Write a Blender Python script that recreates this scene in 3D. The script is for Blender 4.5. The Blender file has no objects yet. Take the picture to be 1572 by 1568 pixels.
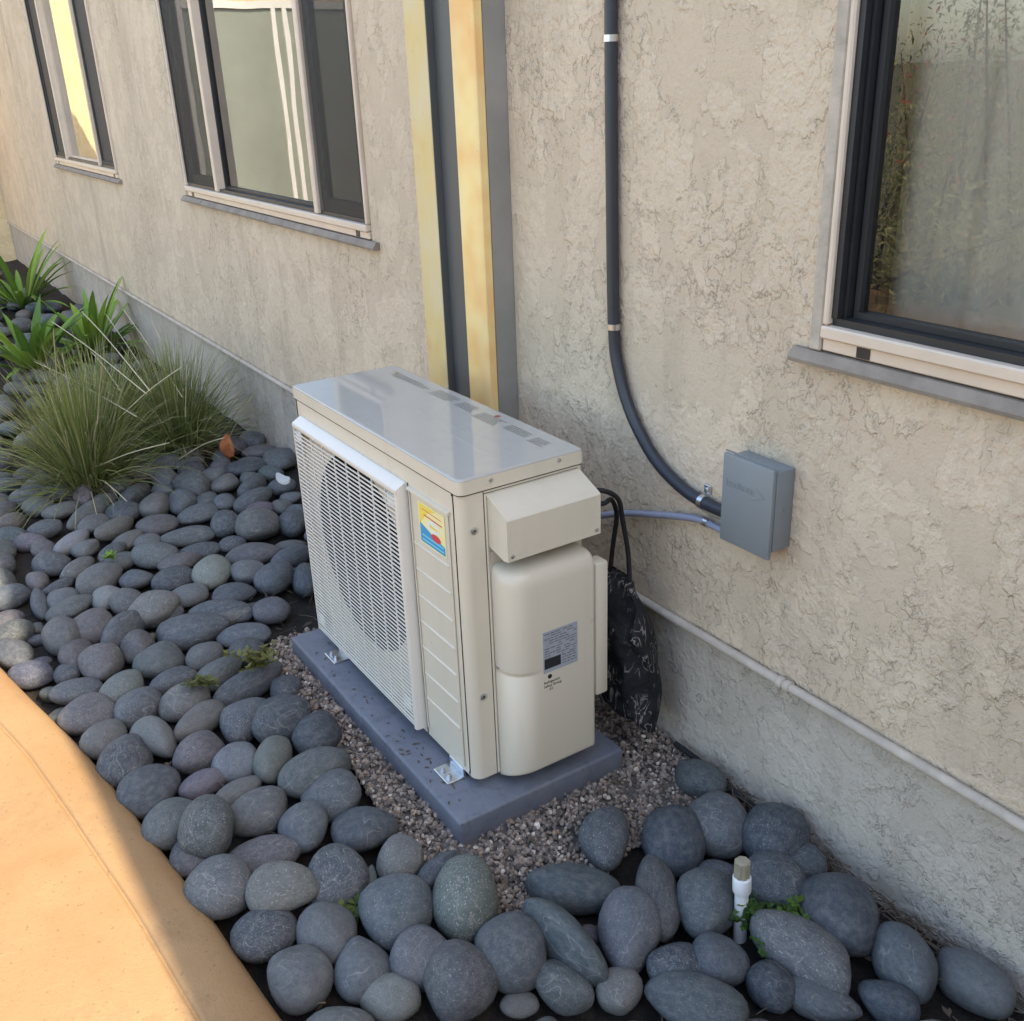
import bpy, bmesh, math, random
import numpy as np
from mathutils import Vector, Matrix, noise as mnoise

random.seed(7)
rng = np.random.default_rng(7)
SC = bpy.context.scene
COL = SC.collection
R = math.radians

# ------------------------------------------------------------------ camera
FPX, PITCH, YAW, ROLL = 1536.11, 0.41031, 1.00783, -0.03918
CAM = Vector((1.4264, -1.3263, 1.4397))
_f = Vector((-math.sin(YAW) * math.cos(PITCH), math.cos(YAW) * math.cos(PITCH), -math.sin(PITCH)))
_r0 = Vector((math.cos(YAW), math.sin(YAW), 0))
_u0 = _r0.cross(_f)
_r = math.cos(ROLL) * _r0 + math.sin(ROLL) * _u0
_u = -math.sin(ROLL) * _r0 + math.cos(ROLL) * _u0
cd = bpy.data.cameras.new('camera')
cam = bpy.data.objects.new('camera', cd)
COL.objects.link(cam)
M = Matrix(((_r.x, _u.x, -_f.x, CAM.x), (_r.y, _u.y, -_f.y, CAM.y), (_r.z, _u.z, -_f.z, CAM.z), (0, 0, 0, 1)))
cam.matrix_world = M
cd.sensor_fit = 'HORIZONTAL'
cd.sensor_width = 36.0
cd.lens = FPX / 1572.0 * 36.0
cd.clip_start = 0.02
cd.clip_end = 3000
SC.camera = cam

# ------------------------------------------------------------------ world, sun, exposure
SUN_EL = R(44)
SUN_AZ = R(68.8)           # measured from +Y towards +X
w = bpy.data.worlds.new('World')
SC.world = w
w.use_nodes = True
nt = w.node_tree
sky = nt.nodes.new('ShaderNodeTexSky')
sky.sky_type = 'NISHITA'
sky.sun_disc = False
sky.sun_elevation = SUN_EL
sky.sun_rotation = SUN_AZ
sky.dust_density = 1.4
sky.ozone_density = 0.6
bg = nt.nodes['Background']
bg.inputs['Strength'].default_value = 0.15
nt.links.new(sky.outputs[0], bg.inputs[0])
sl = bpy.data.lights.new('sun', 'SUN')
sl.energy = 2.2
sl.angle = R(0.53)
sl.color = (1.0, 0.90, 0.74)
sun = bpy.data.objects.new('sun', sl)
COL.objects.link(sun)
TOSUN = Vector((math.sin(SUN_AZ) * math.cos(SUN_EL), math.cos(SUN_AZ) * math.cos(SUN_EL), math.sin(SUN_EL)))
sun.rotation_euler = TOSUN.to_track_quat('Z', 'Y').to_euler()
sun.location = (4, 3, 6)
vs = SC.view_settings
vs.view_transform = 'Standard'
vs.look = 'None'
vs.gamma = 1.0
vs.use_curve_mapping = False
vs.exposure = 2.05
try:
    vs.use_white_balance = True
    vs.white_balance_temperature = 7150
    vs.white_balance_tint = 10
except Exception:
    pass
SC.cycles.max_bounces = 7
SC.cycles.diffuse_bounces = 4
SC.cycles.transparent_max_bounces = 12


# ------------------------------------------------------------------ pixel helpers (photograph pixels to points of the place)
def ray(px, py):
    return _f + _r * ((px - 786) / FPX) - _u * ((py - 784) / FPX)


def on_z(px, py, z=0.0):
    d = ray(px, py)
    t = (z - CAM.z) / d.z
    return CAM + d * t


# ------------------------------------------------------------------ materials
def new_mat(name):
    m = bpy.data.materials.new(name)
    m.use_nodes = True
    return m, m.node_tree, m.node_tree.nodes['Principled BSDF']


def N(nt_, typ, **kw):
    n = nt_.nodes.new(typ)
    for k, v in kw.items():
        setattr(n, k, v)
    return n


def ramp(nt_, src, stops):
    n = N(nt_, 'ShaderNodeValToRGB')
    el = n.color_ramp.elements
    el[0].position, el[0].color = stops[0][0], stops[0][1]
    el[1].position, el[1].color = stops[-1][0], stops[-1][1]
    for p, c in stops[1:-1]:
        e = el.new(p)
        e.color = c
    nt_.links.new(src, n.inputs[0])
    return n


def g(v):
    return (v, v, v, 1)


def mixc(nt_, fac, a, b, mode='MIX'):
    n = N(nt_, 'ShaderNodeMix', data_type='RGBA', blend_type=mode)
    for sock, val in ((n.inputs[0], fac), (n.inputs[6], a), (n.inputs[7], b)):
        if hasattr(val, 'is_output'):
            nt_.links.new(val, sock)
        elif isinstance(val, (int, float)):
            sock.default_value = val
        else:
            sock.default_value = (*val[:3], 1)
    return n.outputs[2]


def mth(nt_, op, a, b=0.0, c=None):
    n = N(nt_, 'ShaderNodeMath', operation=op)
    for i, v in enumerate((a, b, c)):
        if v is None:
            continue
        if hasattr(v, 'is_output'):
            nt_.links.new(v, n.inputs[i])
        else:
            n.inputs[i].default_value = v
    return n.outputs[0]


def noise(nt_, vec, scale, detail=3.0, rough=0.55, dist=0.0):
    n = N(nt_, 'ShaderNodeTexNoise')
    n.inputs['Scale'].default_value = scale
    n.inputs['Detail'].default_value = detail
    n.inputs['Roughness'].default_value = rough
    n.inputs['Distortion'].default_value = dist
    if vec is not None:
        nt_.links.new(vec, n.inputs['Vector'])
    return n.outputs['Fac']


def bump(nt_, bsdf, h, strength=0.3, dist=0.01):
    b = N(nt_, 'ShaderNodeBump')
    b.inputs['Strength'].default_value = strength
    b.inputs['Distance'].default_value = dist
    nt_.links.new(h, b.inputs['Height'])
    nt_.links.new(b.outputs[0], bsdf.inputs['Normal'])
    return b


def geo_pos(nt_):
    return N(nt_, 'ShaderNodeNewGeometry').outputs['Position']


def simple(name, col, rough=0.5, metal=0.0, var=0.12, vscale=8.0, bmp=0.0, bscale=120.0, spec=0.5, coat=0.0):
    m, t, b = new_mat(name)
    p = geo_pos(t)
    n = noise(t, p, vscale, 4)
    a = tuple(min(1, c * (1 - var)) for c in col)
    c2 = tuple(min(1, c * (1 + var)) for c in col)
    rp = ramp(t, n, [(0.3, (*a, 1)), (0.7, (*c2, 1))])
    t.links.new(rp.outputs[0], b.inputs['Base Color'])
    b.inputs['Roughness'].default_value = rough
    b.inputs['Metallic'].default_value = metal
    b.inputs['Specular IOR Level'].default_value = spec
    b.inputs['Coat Weight'].default_value = coat
    if bmp > 0:
        bump(t, b, noise(t, p, bscale, 3), bmp, 0.004)
    return m


def stucco(name, col, coarse=1.0, seed=0.0):
    """skip-trowelled stucco: thin plateaus with broken edges, pits and grime"""
    m, t, b = new_mat(name)
    p0 = geo_pos(t)
    mp = N(t, 'ShaderNodeMapping')
    mp.inputs['Location'].default_value = (seed, 3.1, 1.7)
    mp.inputs['Scale'].default_value = (1.0, 1.0, 0.8)
    t.links.new(p0, mp.inputs[0])
    p = mp.outputs[0]
    # wobble the coordinates so that edges are ragged
    nz = N(t, 'ShaderNodeTexNoise')
    nz.inputs['Scale'].default_value = 55
    nz.inputs['Detail'].default_value = 4
    t.links.new(p, nz.inputs['Vector'])
    va = N(t, 'ShaderNodeVectorMath', operation='MULTIPLY_ADD')
    t.links.new(nz.outputs['Color'], va.inputs[0])
    va.inputs[1].default_value = (0.018, 0.018, 0.018)
    t.links.new(p, va.inputs[2])
    pw = va.outputs[0]
    n1 = noise(t, pw, 9.5, 5.0, 0.62, 0.15)
    n2 = noise(t, pw, 34.0, 3.5, 0.6, 0.3)
    n3 = noise(t, p, 300.0, 2.0)
    n4 = noise(t, p, 85.0, 3.0, 0.6)
    patch = ramp(t, noise(t, p, 3.4, 3.0), [(0.40, g(0.05)), (0.60, g(1))]).outputs[0]
    n5 = noise(t, p, 38.0, 4.0, 0.65)
    pl1 = ramp(t, n1, [(0.470, g(0)), (0.495, g(0.8)), (0.60, g(1))]).outputs[0]
    pl2 = ramp(t, n2, [(0.48, g(0)), (0.55, g(1))]).outputs[0]
    pl2m = mth(t, 'MULTIPLY', pl2, patch)
    brk = ramp(t, noise(t, p, 30.0, 3.0, 0.6), [(0.44, g(0)), (0.58, g(1))]).outputs[0]
    h = mth(t, 'MULTIPLY', pl1, mth(t, 'MULTIPLY_ADD', brk, 0.40, 0.10))
    h = mth(t, 'MULTIPLY_ADD', pl2m, 0.34, h)
    h = mth(t, 'MULTIPLY_ADD', n5, 0.55, h)
    h = mth(t, 'MULTIPLY_ADD', n4, 0.42, h)
    h = mth(t, 'MULTIPLY_ADD', n3, 0.16, h)
    bump(t, b, h, 0.85 * coarse, 0.0058)
    # grime caught under the broken edges of the plateaus
    e1 = mth(t, 'ABSOLUTE', mth(t, 'SUBTRACT', n1, 0.474))
    l1 = ramp(t, e1, [(0.0, g(1)), (0.009, g(0))]).outputs[0]
    e2 = mth(t, 'ABSOLUTE', mth(t, 'SUBTRACT', n2, 0.49))
    l2 = ramp(t, e2, [(0.0, g(1)), (0.026, g(0))]).outputs[0]
    l2 = mth(t, 'MULTIPLY', l2, mth(t, 'MULTIPLY', patch, ramp(t, n5, [(0.46, g(0)), (0.56, g(1))]).outputs[0]))
    ln = mth(t, 'MAXIMUM', mth(t, 'MULTIPLY', l1, mth(t, 'MULTIPLY_ADD', brk, 0.6, 0.4)), mth(t, 'MULTIPLY', l2, 0.95))
    ln = mth(t, 'MULTIPLY', ln, mth(t, 'MULTIPLY_ADD', patch, 0.40 * coarse, 0.18 * coarse))
    # colour
    big = noise(t, p, 1.3, 4.0, 0.6)
    st = N(t, 'ShaderNodeMapping')
    st.inputs['Scale'].default_value = (5.0, 5.0, 0.9)
    t.links.new(p, st.inputs[0])
    streak = noise(t, st.outputs[0], 1.0, 5.0, 0.65)
    c = ramp(t, big, [(0.25, (col[0] * .88, col[1] * .87, col[2] * .86, 1)), (0.75, (min(1, col[0] * 1.07), min(1, col[1] * 1.07), min(1, col[2] * 1.06), 1))]).outputs[0]
    sm = ramp(t, streak, [(0.54, g(0)), (0.74, g(1))]).outputs[0]
    blot = ramp(t, noise(t, p, 5.5, 5.0, 0.7), [(0.50, g(0)), (0.72, g(1))]).outputs[0]
    c = mixc(t, mth(t, 'MULTIPLY', blot, 0.34), c, (col[0] * .66, col[1] * .64, col[2] * .62))
    c = mixc(t, mth(t, 'MULTIPLY', sm, 0.60), c, (col[0] * .55, col[1] * .55, col[2] * .56))
    rec = mth(t, 'MULTIPLY', mth(t, 'SUBTRACT', 1.0, pl1), 0.22)
    c = mixc(t, rec, c, (col[0] * .60, col[1] * .57, col[2] * .53))
    c = mixc(t, mth(t, 'MULTIPLY', n4, 0.16), c, (col[0] * .6, col[1] * .6, col[2] * .6))
    pits = ramp(t, noise(t, p, 130.0, 2.0, 0.5), [(0.24, g(1)), (0.31, g(0))]).outputs[0]
    ln = mth(t, 'MAXIMUM', ln, mth(t, 'MULTIPLY', pits, 0.55))
    c = mixc(t, ln, c, (0.10, 0.085, 0.065))
    t.links.new(c, b.inputs['Base Color'])
    b.inputs['Roughness'].default_value = 0.9
    b.inputs['Specular IOR Level'].default_value = 0.2
    return m


def pebble_mat():
    m, t, b = new_mat('river_pebble')
    oi = N(t, 'ShaderNodeObjectInfo')
    tc = N(t, 'ShaderNodeTexCoord')
    va = N(t, 'ShaderNodeVectorMath', operation='MULTIPLY_ADD')
    t.links.new(oi.outputs['Random'], va.inputs[0])
    va.inputs[1].default_value = (37, 91, 53)
    t.links.new(tc.outputs['Object'], va.inputs[2])
    p = va.outputs[0]
    big = noise(t, p, 1.6, 4, 0.6)
    fine = noise(t, p, 20, 3, 0.6)
    c = mixc(t, big, oi.outputs['Color'], (0.5, 0.5, 0.5), 'MULTIPLY')
    c = mixc(t, big, oi.outputs['Color'], c)
    blot = ramp(t, noise(t, p, 4.5, 4, 0.7), [(0.42, g(0)), (0.66, g(1))]).outputs[0]
    c = mixc(t, mth(t, 'MULTIPLY', blot, 0.30), c, (0.24, 0.235, 0.22))
    sp = ramp(t, fine, [(0.58, g(0)), (0.68, g(1))]).outputs[0]
    # alpha of the object colour carries how speckled the stone is
    amt = mth(t, 'MULTIPLY', sp, oi.outputs['Alpha'])
    c = mixc(t, amt, c, (0.42, 0.42, 0.40))
    dk = ramp(t, noise(t, p, 13, 2, 0.5), [(0.30, g(1)), (0.42, g(0))]).outputs[0]
    c = mixc(t, mth(t, 'MULTIPLY', dk, 0.35), c, (0.03, 0.03, 0.03))
    vein = mth(t, 'ABSOLUTE', mth(t, 'SUBTRACT', noise(t, p, 0.9, 2, 0.5, 0.5), 0.5))
    vl = ramp(t, vein, [(0.0, g(1)), (0.008, g(0))]).outputs[0]
    gate = ramp(t, oi.outputs['Random'], [(0.52, g(0)), (0.56, g(1))]).outputs[0]
    c = mixc(t, mth(t, 'MULTIPLY', mth(t, 'MULTIPLY', vl, gate), 0.35), c, (0.36, 0.35, 0.33))
    dust = N(t, 'ShaderNodeTexNoise')
    t.links.new(c, b.inputs['Base Color'])
    b.inputs['Roughness'].default_value = 0.58
    b.inputs['Specular IOR Level'].default_value = 0.35
    h = mth(t, 'MULTIPLY_ADD', fine, 0.5, noise(t, p, 55, 2))
    bump(t, b, h, 0.38, 0.005)
    return m


def attr_mat(name, rough=0.7, attr='col', trans=0.0):
    m, t, b = new_mat(name)
    a = N(t, 'ShaderNodeAttribute')
    a.attribute_name = attr
    t.links.new(a.outputs['Color'], b.inputs['Base Color'])
    b.inputs['Roughness'].default_value = rough
    b.inputs['Specular IOR Level'].default_value = 0.3
    if trans > 0:
        tr = N(t, 'ShaderNodeBsdfTranslucent')
        t.links.new(a.outputs['Color'], tr.inputs[0])
        mx = N(t, 'ShaderNodeMixShader')
        mx.inputs[0].default_value = trans
        t.links.new(b.outputs[0], mx.inputs[1])
        t.links.new(tr.outputs[0], mx.inputs[2])
        t.links.new(mx.outputs[0], t.nodes['Material Output'].inputs[0])
    return m


def glass_mat(name, tint=(0.70, 0.69, 0.67), boost=1.9):
    m, t, b = new_mat(name)
    t.nodes.remove(b)
    tr = N(t, 'ShaderNodeBsdfTransparent')
    tr.inputs[0].default_value = (*tint, 1)
    gl = N(t, 'ShaderNodeBsdfGlossy')
    gl.inputs['Roughness'].default_value = 0.0
    gl.inputs[0].default_value = (1.0, 1.0, 0.98, 1)
    fr = N(t, 'ShaderNodeFresnel')
    fr.inputs[0].default_value = 1.5
    fac = mth(t, 'MINIMUM', mth(t, 'MULTIPLY', fr.outputs[0], boost), 0.97)
    # slow waviness of old float glass
    bp = N(t, 'ShaderNodeBump')
    bp.inputs['Strength'].default_value = 0.05
    bp.inputs['Distance'].default_value = 0.01
    t.links.new(noise(t, geo_pos(t), 3.0, 1), bp.inputs['Height'])
    t.links.new(bp.outputs[0], gl.inputs['Normal'])
    mx = N(t, 'ShaderNodeMixShader')
    t.links.new(fac, mx.inputs[0])
    t.links.new(tr.outputs[0], mx.inputs[1])
    t.links.new(gl.outputs[0], mx.inputs[2])
    t.links.new(mx.outputs[0], t.nodes['Material Output'].inputs[0])
    return m


def concrete_path():
    m, t, b = new_mat('tan_concrete')
    p = geo_pos(t)
    n = noise(t, p, 3.0, 5, 0.6)
    n2 = noise(t, p, 14.0, 4, 0.6)
    n3 = noise(t, p, 220.0, 2)
    c = ramp(t, n, [(0.3, (0.31, 0.172, 0.070, 1)), (0.7, (0.40, 0.262, 0.130, 1))]).outputs[0]
    c = mixc(t, mth(t, 'MULTIPLY', n2, 0.35), c, (0.26, 0.14, 0.06))
    st2 = ramp(t, noise(t, p, 6.0, 6, 0.75), [(0.52, g(0)), (0.68, g(1))]).outputs[0]
    c = mixc(t, mth(t, 'MULTIPLY', st2, 0.45), c, (0.20, 0.11, 0.05))
    pit = ramp(t, noise(t, p, 110, 2), [(0.29, g(1)), (0.34, g(0))]).outputs[0]
    c = mixc(t, mth(t, 'MULTIPLY', pit, 0.5), c, (0.15, 0.09, 0.05))
    t.links.new(c, b.inputs['Base Color'])
    b.inputs['Roughness'].default_value = 0.8
    h = mth(t, 'MULTIPLY_ADD', n2, 0.6, mth(t, 'MULTIPLY', n3, 0.3))
    bump(t, b, h, 0.5, 0.007)
    return m


def soil_mat():
    m, t, b = new_mat('dark_soil')
    p = geo_pos(t)
    n = noise(t, p, 30, 6, 0.7)
    c = ramp(t, n, [(0.3, (0.006, 0.005, 0.004, 1)), (0.7, (0.030, 0.022, 0.016, 1))]).outputs[0]
    t.links.new(c, b.inputs['Base Color'])
    b.inputs['Roughness'].default_value = 0.95
    bump(t, b, n, 0.9, 0.02)
    return m


def ground_mat():
    m, t, b = new_mat('dry_ground')
    p = geo_pos(t)
    n = noise(t, p, 4, 6, 0.7)
    c = ramp(t, n, [(0.3, (0.11, 0.10, 0.045, 1)), (0.7, (0.24, 0.19, 0.11, 1))]).outputs[0]
    t.links.new(c, b.inputs['Base Color'])
    b.inputs['Roughness'].default_value = 0.95
    bump(t, b, noise(t, p, 40, 4), 0.5, 0.02)
    return m


def enamel(name, col, rough=0.33):
    """painted steel casing with faint handling marks"""
    m, t, b = new_mat(name)
    p = geo_pos(t)
    n = noise(t, p, 6, 4, 0.6)
    c = ramp(t, n, [(0.3, (col[0] * .97, col[1] * .97, col[2] * .965, 1)), (0.7, (*col, 1))]).outputs[0]
    sm_ = N(t, 'ShaderNodeMapping')
    sm_.inputs['Scale'].default_value = (26, 26, 2.2)
    t.links.new(p, sm_.inputs[0])
    sk = ramp(t, noise(t, sm_.outputs[0], 1.0, 5, .7), [(.52, g(0)), (.78, g(1))]).outputs[0]
    c = mixc(t, mth(t, 'MULTIPLY', sk, .16), c, (col[0] * .6, col[1] * .58, col[2] * .52))
    dk = ramp(t, noise(t, p, 75, 3, .6), [(.24, g(1)), (.28, g(0))]).outputs[0]
    c = mixc(t, mth(t, 'MULTIPLY', dk, .30), c, (.20, .18, .15))
    t.links.new(c, b.inputs['Base Color'])
    rr = ramp(t, noise(t, p, 18, 5, 0.7), [(0.3, g(rough * 0.85)), (0.75, g(rough * 1.3))]).outputs[0]
    t.links.new(rr, b.inputs['Roughness'])
    b.inputs['Specular IOR Level'].default_value = 0.5
    if rough > .1:
        bump(t, b, noise(t, p, 420, 2), 0.06, 0.001)
    return m


MAT = dict(
    stucco=stucco('beige_stucco', (0.69, 0.565, 0.42)),
    plinth=stucco('grey_plinth_stucco', (0.55, 0.49, 0.41), 1.0, 11.0),
    wing=stucco('cream_stucco', (0.82, 0.64, 0.38), 0.6, 5.0),
    pebble=pebble_mat(),
    soil=soil_mat(),
    ground=ground_mat(),
    path=concrete_path(),
    post_side_shade=simple('shaded_side_grey', (0.27, 0.26, 0.23), 0.55, var=0.15, vscale=6, bmp=0.12, bscale=60),  # grey stands for the shade on the post sides
    post_shade=simple('slot_shade_charcoal', (0.085, 0.09, 0.088), 0.5, var=0.06),  # dark tone stands for the shade between the posts
    alu=simple('beige_window_aluminium', (0.66, 0.54, 0.42), 0.45, var=0.08, bmp=0.1),
    alu_dark=simple('black_window_track', (0.018, 0.018, 0.02), 0.45, var=0.2),
    screen=simple('dark_insect_screen', (0.045, 0.042, 0.038), 0.75, var=0.15, vscale=30),
    flashing=simple('grey_sill_flashing', (0.25, 0.21, 0.17), 0.85, var=0.2, vscale=20, bmp=0.4, bscale=90),
    jamb=simple('weathered_jamb_paint', (0.45, 0.385, 0.31), 0.8, var=0.2, vscale=25, bmp=0.4, bscale=90),
    glass=glass_mat('window_glass'),
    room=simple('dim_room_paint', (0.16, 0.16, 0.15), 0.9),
    curtain=simple('sheer_white_curtain', (0.80, 0.78, 0.74), 0.9, var=0.03),
    eave=simple('eave_paint', (0.55, 0.47, 0.38), 0.7),
    roof=simple('brown_roof', (0.12, 0.09, 0.07), 0.9),
    white_frame=simple('white_door_frame', (0.80, 0.80, 0.78), 0.4, var=0.03),
    door_glass=simple('grey_green_door_blind', (0.30, 0.33, 0.29), 0.35, var=0.08, vscale=2),
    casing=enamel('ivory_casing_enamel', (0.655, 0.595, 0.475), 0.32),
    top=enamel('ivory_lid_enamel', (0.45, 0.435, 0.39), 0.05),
    plastic=enamel('ivory_grille_plastic', (0.72, 0.68, 0.60), 0.36),
    cavity=simple('black_fan_cavity', (0.008, 0.008, 0.009), 0.7),
    fan=simple('charcoal_fan_plastic', (0.022, 0.022, 0.024), 0.5),
    gap=simple('seam_and_gap_shade', (0.05, 0.045, 0.04), 0.8),  # dark tone for seams and for the shade in the grille gap
    screw=simple('zinc_screw', (0.55, 0.55, 0.53), 0.35, 0.9),
    zinc=simple('galvanised_bracket', (0.68, 0.69, 0.70), 0.3, 1.0, var=0.15, vscale=60),
    conduit=simple('charcoal_conduit', (0.030, 0.034, 0.043), 0.40, var=0.12, vscale=14, bmp=0.05),
    conduit_light=simple('light_grey_conduit', (0.26, 0.28, 0.36), 0.45, var=0.08),
    pvc_paint=simple('painted_pvc_pipe', (0.47, 0.405, 0.33), 0.75, var=0.16, vscale=25, bmp=0.2),
    pvc=simple('white_pvc', (0.74, 0.75, 0.76), 0.35, var=0.05),
    plug=simple('tan_pvc_plug', (0.30, 0.265, 0.19), 0.6, var=0.12, vscale=60),
    box=simple('grey_box_enamel', (0.20, 0.225, 0.232), 0.45, var=0.05, bmp=0.04),
    twig=simple('dry_twig', (0.10, 0.072, 0.05), 0.9, var=0.4, vscale=30),
    cord=simple('black_cord', (0.010, 0.011, 0.013), 0.7),
    st_yellow=simple('sticker_yellow', (0.85, 0.66, 0.10), 0.35, var=0.03),
    st_pale=simple('sticker_pale_yellow', (0.86, 0.78, 0.38), 0.35, var=0.03),
    st_blue=simple('sticker_blue', (0.015, 0.30, 0.55), 0.35, var=0.04),
    st_cyan=simple('sticker_cyan', (0.20, 0.62, 0.78), 0.35, var=0.04),
    st_red=simple('sticker_red', (0.62, 0.06, 0.07), 0.35, var=0.04),
    st_white=simple('sticker_white', (0.78, 0.78, 0.72), 0.35, var=0.03),
    st_grey=simple('nameplate_grey', (0.34, 0.37, 0.41), 0.4, var=0.08, vscale=80),
    ink=simple('black_ink', (0.02, 0.02, 0.022), 0.5),
    ink_grey=simple('grey_ink', (0.13, 0.125, 0.105), 0.4),
    ink_olive=simple('olive_ink', (0.30, 0.27, 0.06), 0.4),
    ink_red=simple('red_ink', (0.30, 0.07, 0.05), 0.4),
    leaf_orange=simple('dead_leaf', (0.42, 0.135, 0.05), 0.7, var=0.35, vscale=40),
    leaf_attr=attr_mat('leaf_blades', 0.5, 'col', 0.25),
    gravel=attr_mat('gravel_stones', 0.8),
    bark=simple('shrub_bark', (0.09, 0.07, 0.05), 0.9, var=0.3, vscale=20, bmp=0.6, bscale=40),
    paper=simple('white_scrap', (0.50, 0.52, 0.51), 0.8),
)


# fabric of the bag: black with pale brush strokes printed on it
def bag_mat():
    m, t, b = new_mat('printed_black_fabric')
    p = geo_pos(t)
    mp = N(t, 'ShaderNodeMapping')
    mp.inputs['Rotation'].default_value = (0, R(35), 0)
    mp.inputs['Scale'].default_value = (38, 38, 13)
    t.links.new(p, mp.inputs[0])
    n = noise(t, mp.outputs[0], 1.0, 2, 0.55, 1.4)
    gate = ramp(t, noise(t, p, 13, 2), [(0.44, g(0)), (0.52, g(1))]).outputs[0]
    ln = ramp(t, mth(t, 'ABSOLUTE', mth(t, 'SUBTRACT', n, 0.52)), [(0.0, g(1)), (0.028, g(0))]).outputs[0]
    c = mixc(t, mth(t, 'MULTIPLY', ln, gate), (0.004, 0.005, 0.007), (0.26, 0.225, 0.205))
    t.links.new(c, b.inputs['Base Color'])
    b.inputs['Roughness'].default_value = 0.75
    bump(t, b, noise(t, p, 26, 3), 0.5, 0.02)
    return m


MAT['bag'] = bag_mat()


def mesh_screen():
    m, t, b = new_mat('insect_mesh')
    b.inputs['Base Color'].default_value = (.03, .03, .028, 1)
    b.inputs['Roughness'].default_value = .7
    tr = N(t, 'ShaderNodeBsdfTransparent')
    mx = N(t, 'ShaderNodeMixShader')
    mx.inputs[0].default_value = .62
    t.links.new(tr.outputs[0], mx.inputs[1])
    t.links.new(b.outputs[0], mx.inputs[2])
    t.links.new(mx.outputs[0], t.nodes['Material Output'].inputs[0])
    return m


MAT['mesh'] = mesh_screen()


def sunlit_board_paint(name='sunlit_weathered_cream', k=1.0):  # reflected sun on the post fronts put into the colour, over weathered paint
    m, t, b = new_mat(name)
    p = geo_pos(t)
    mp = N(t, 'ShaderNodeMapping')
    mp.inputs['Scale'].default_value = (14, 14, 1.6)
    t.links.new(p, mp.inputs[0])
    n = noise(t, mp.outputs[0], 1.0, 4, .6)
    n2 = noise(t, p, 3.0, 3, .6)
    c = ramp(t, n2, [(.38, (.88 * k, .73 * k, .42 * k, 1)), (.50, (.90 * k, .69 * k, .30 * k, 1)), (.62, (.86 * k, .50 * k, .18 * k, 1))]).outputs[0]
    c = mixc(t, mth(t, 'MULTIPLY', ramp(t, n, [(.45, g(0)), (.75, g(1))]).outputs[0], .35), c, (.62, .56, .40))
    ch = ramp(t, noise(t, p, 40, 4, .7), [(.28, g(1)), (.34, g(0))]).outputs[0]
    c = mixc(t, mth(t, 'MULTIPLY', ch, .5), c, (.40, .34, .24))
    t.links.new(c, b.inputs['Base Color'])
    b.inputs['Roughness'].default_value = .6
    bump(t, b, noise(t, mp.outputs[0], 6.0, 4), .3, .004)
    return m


MAT['board'] = sunlit_board_paint()
MAT['board_tan'] = sunlit_board_paint('sunlit_weathered_tan', .74)


def pad_plastic():
    m, t, b = new_mat('dirty_blue_grey_plastic')
    p = geo_pos(t)
    c = ramp(t, noise(t, p, 12, 4, .6), [(.3, (.122, .136, .168, 1)), (.7, (.150, .164, .196, 1))]).outputs[0]
    sm = ramp(t, noise(t, p, 26, 5, .7, .6), [(.52, g(0)), (.66, g(1))]).outputs[0]
    c = mixc(t, mth(t, 'MULTIPLY', sm, .38), c, (.055, .06, .075))
    du = ramp(t, noise(t, p, 9, 5, .7), [(.5, g(0)), (.75, g(1))]).outputs[0]
    c = mixc(t, mth(t, 'MULTIPLY', du, .30), c, (.26, .25, .24))
    dots = ramp(t, noise(t, p, 95, 2, .5), [(.25, g(1)), (.30, g(0))]).outputs[0]
    c = mixc(t, mth(t, 'MULTIPLY', dots, .7), c, (.03, .03, .035))
    t.links.new(c, b.inputs['Base Color'])
    b.inputs['Roughness'].default_value = .48
    bump(t, b, noise(t, p, 170, 3), .2, .003)
    return m


MAT['pad'] = pad_plastic()


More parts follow.
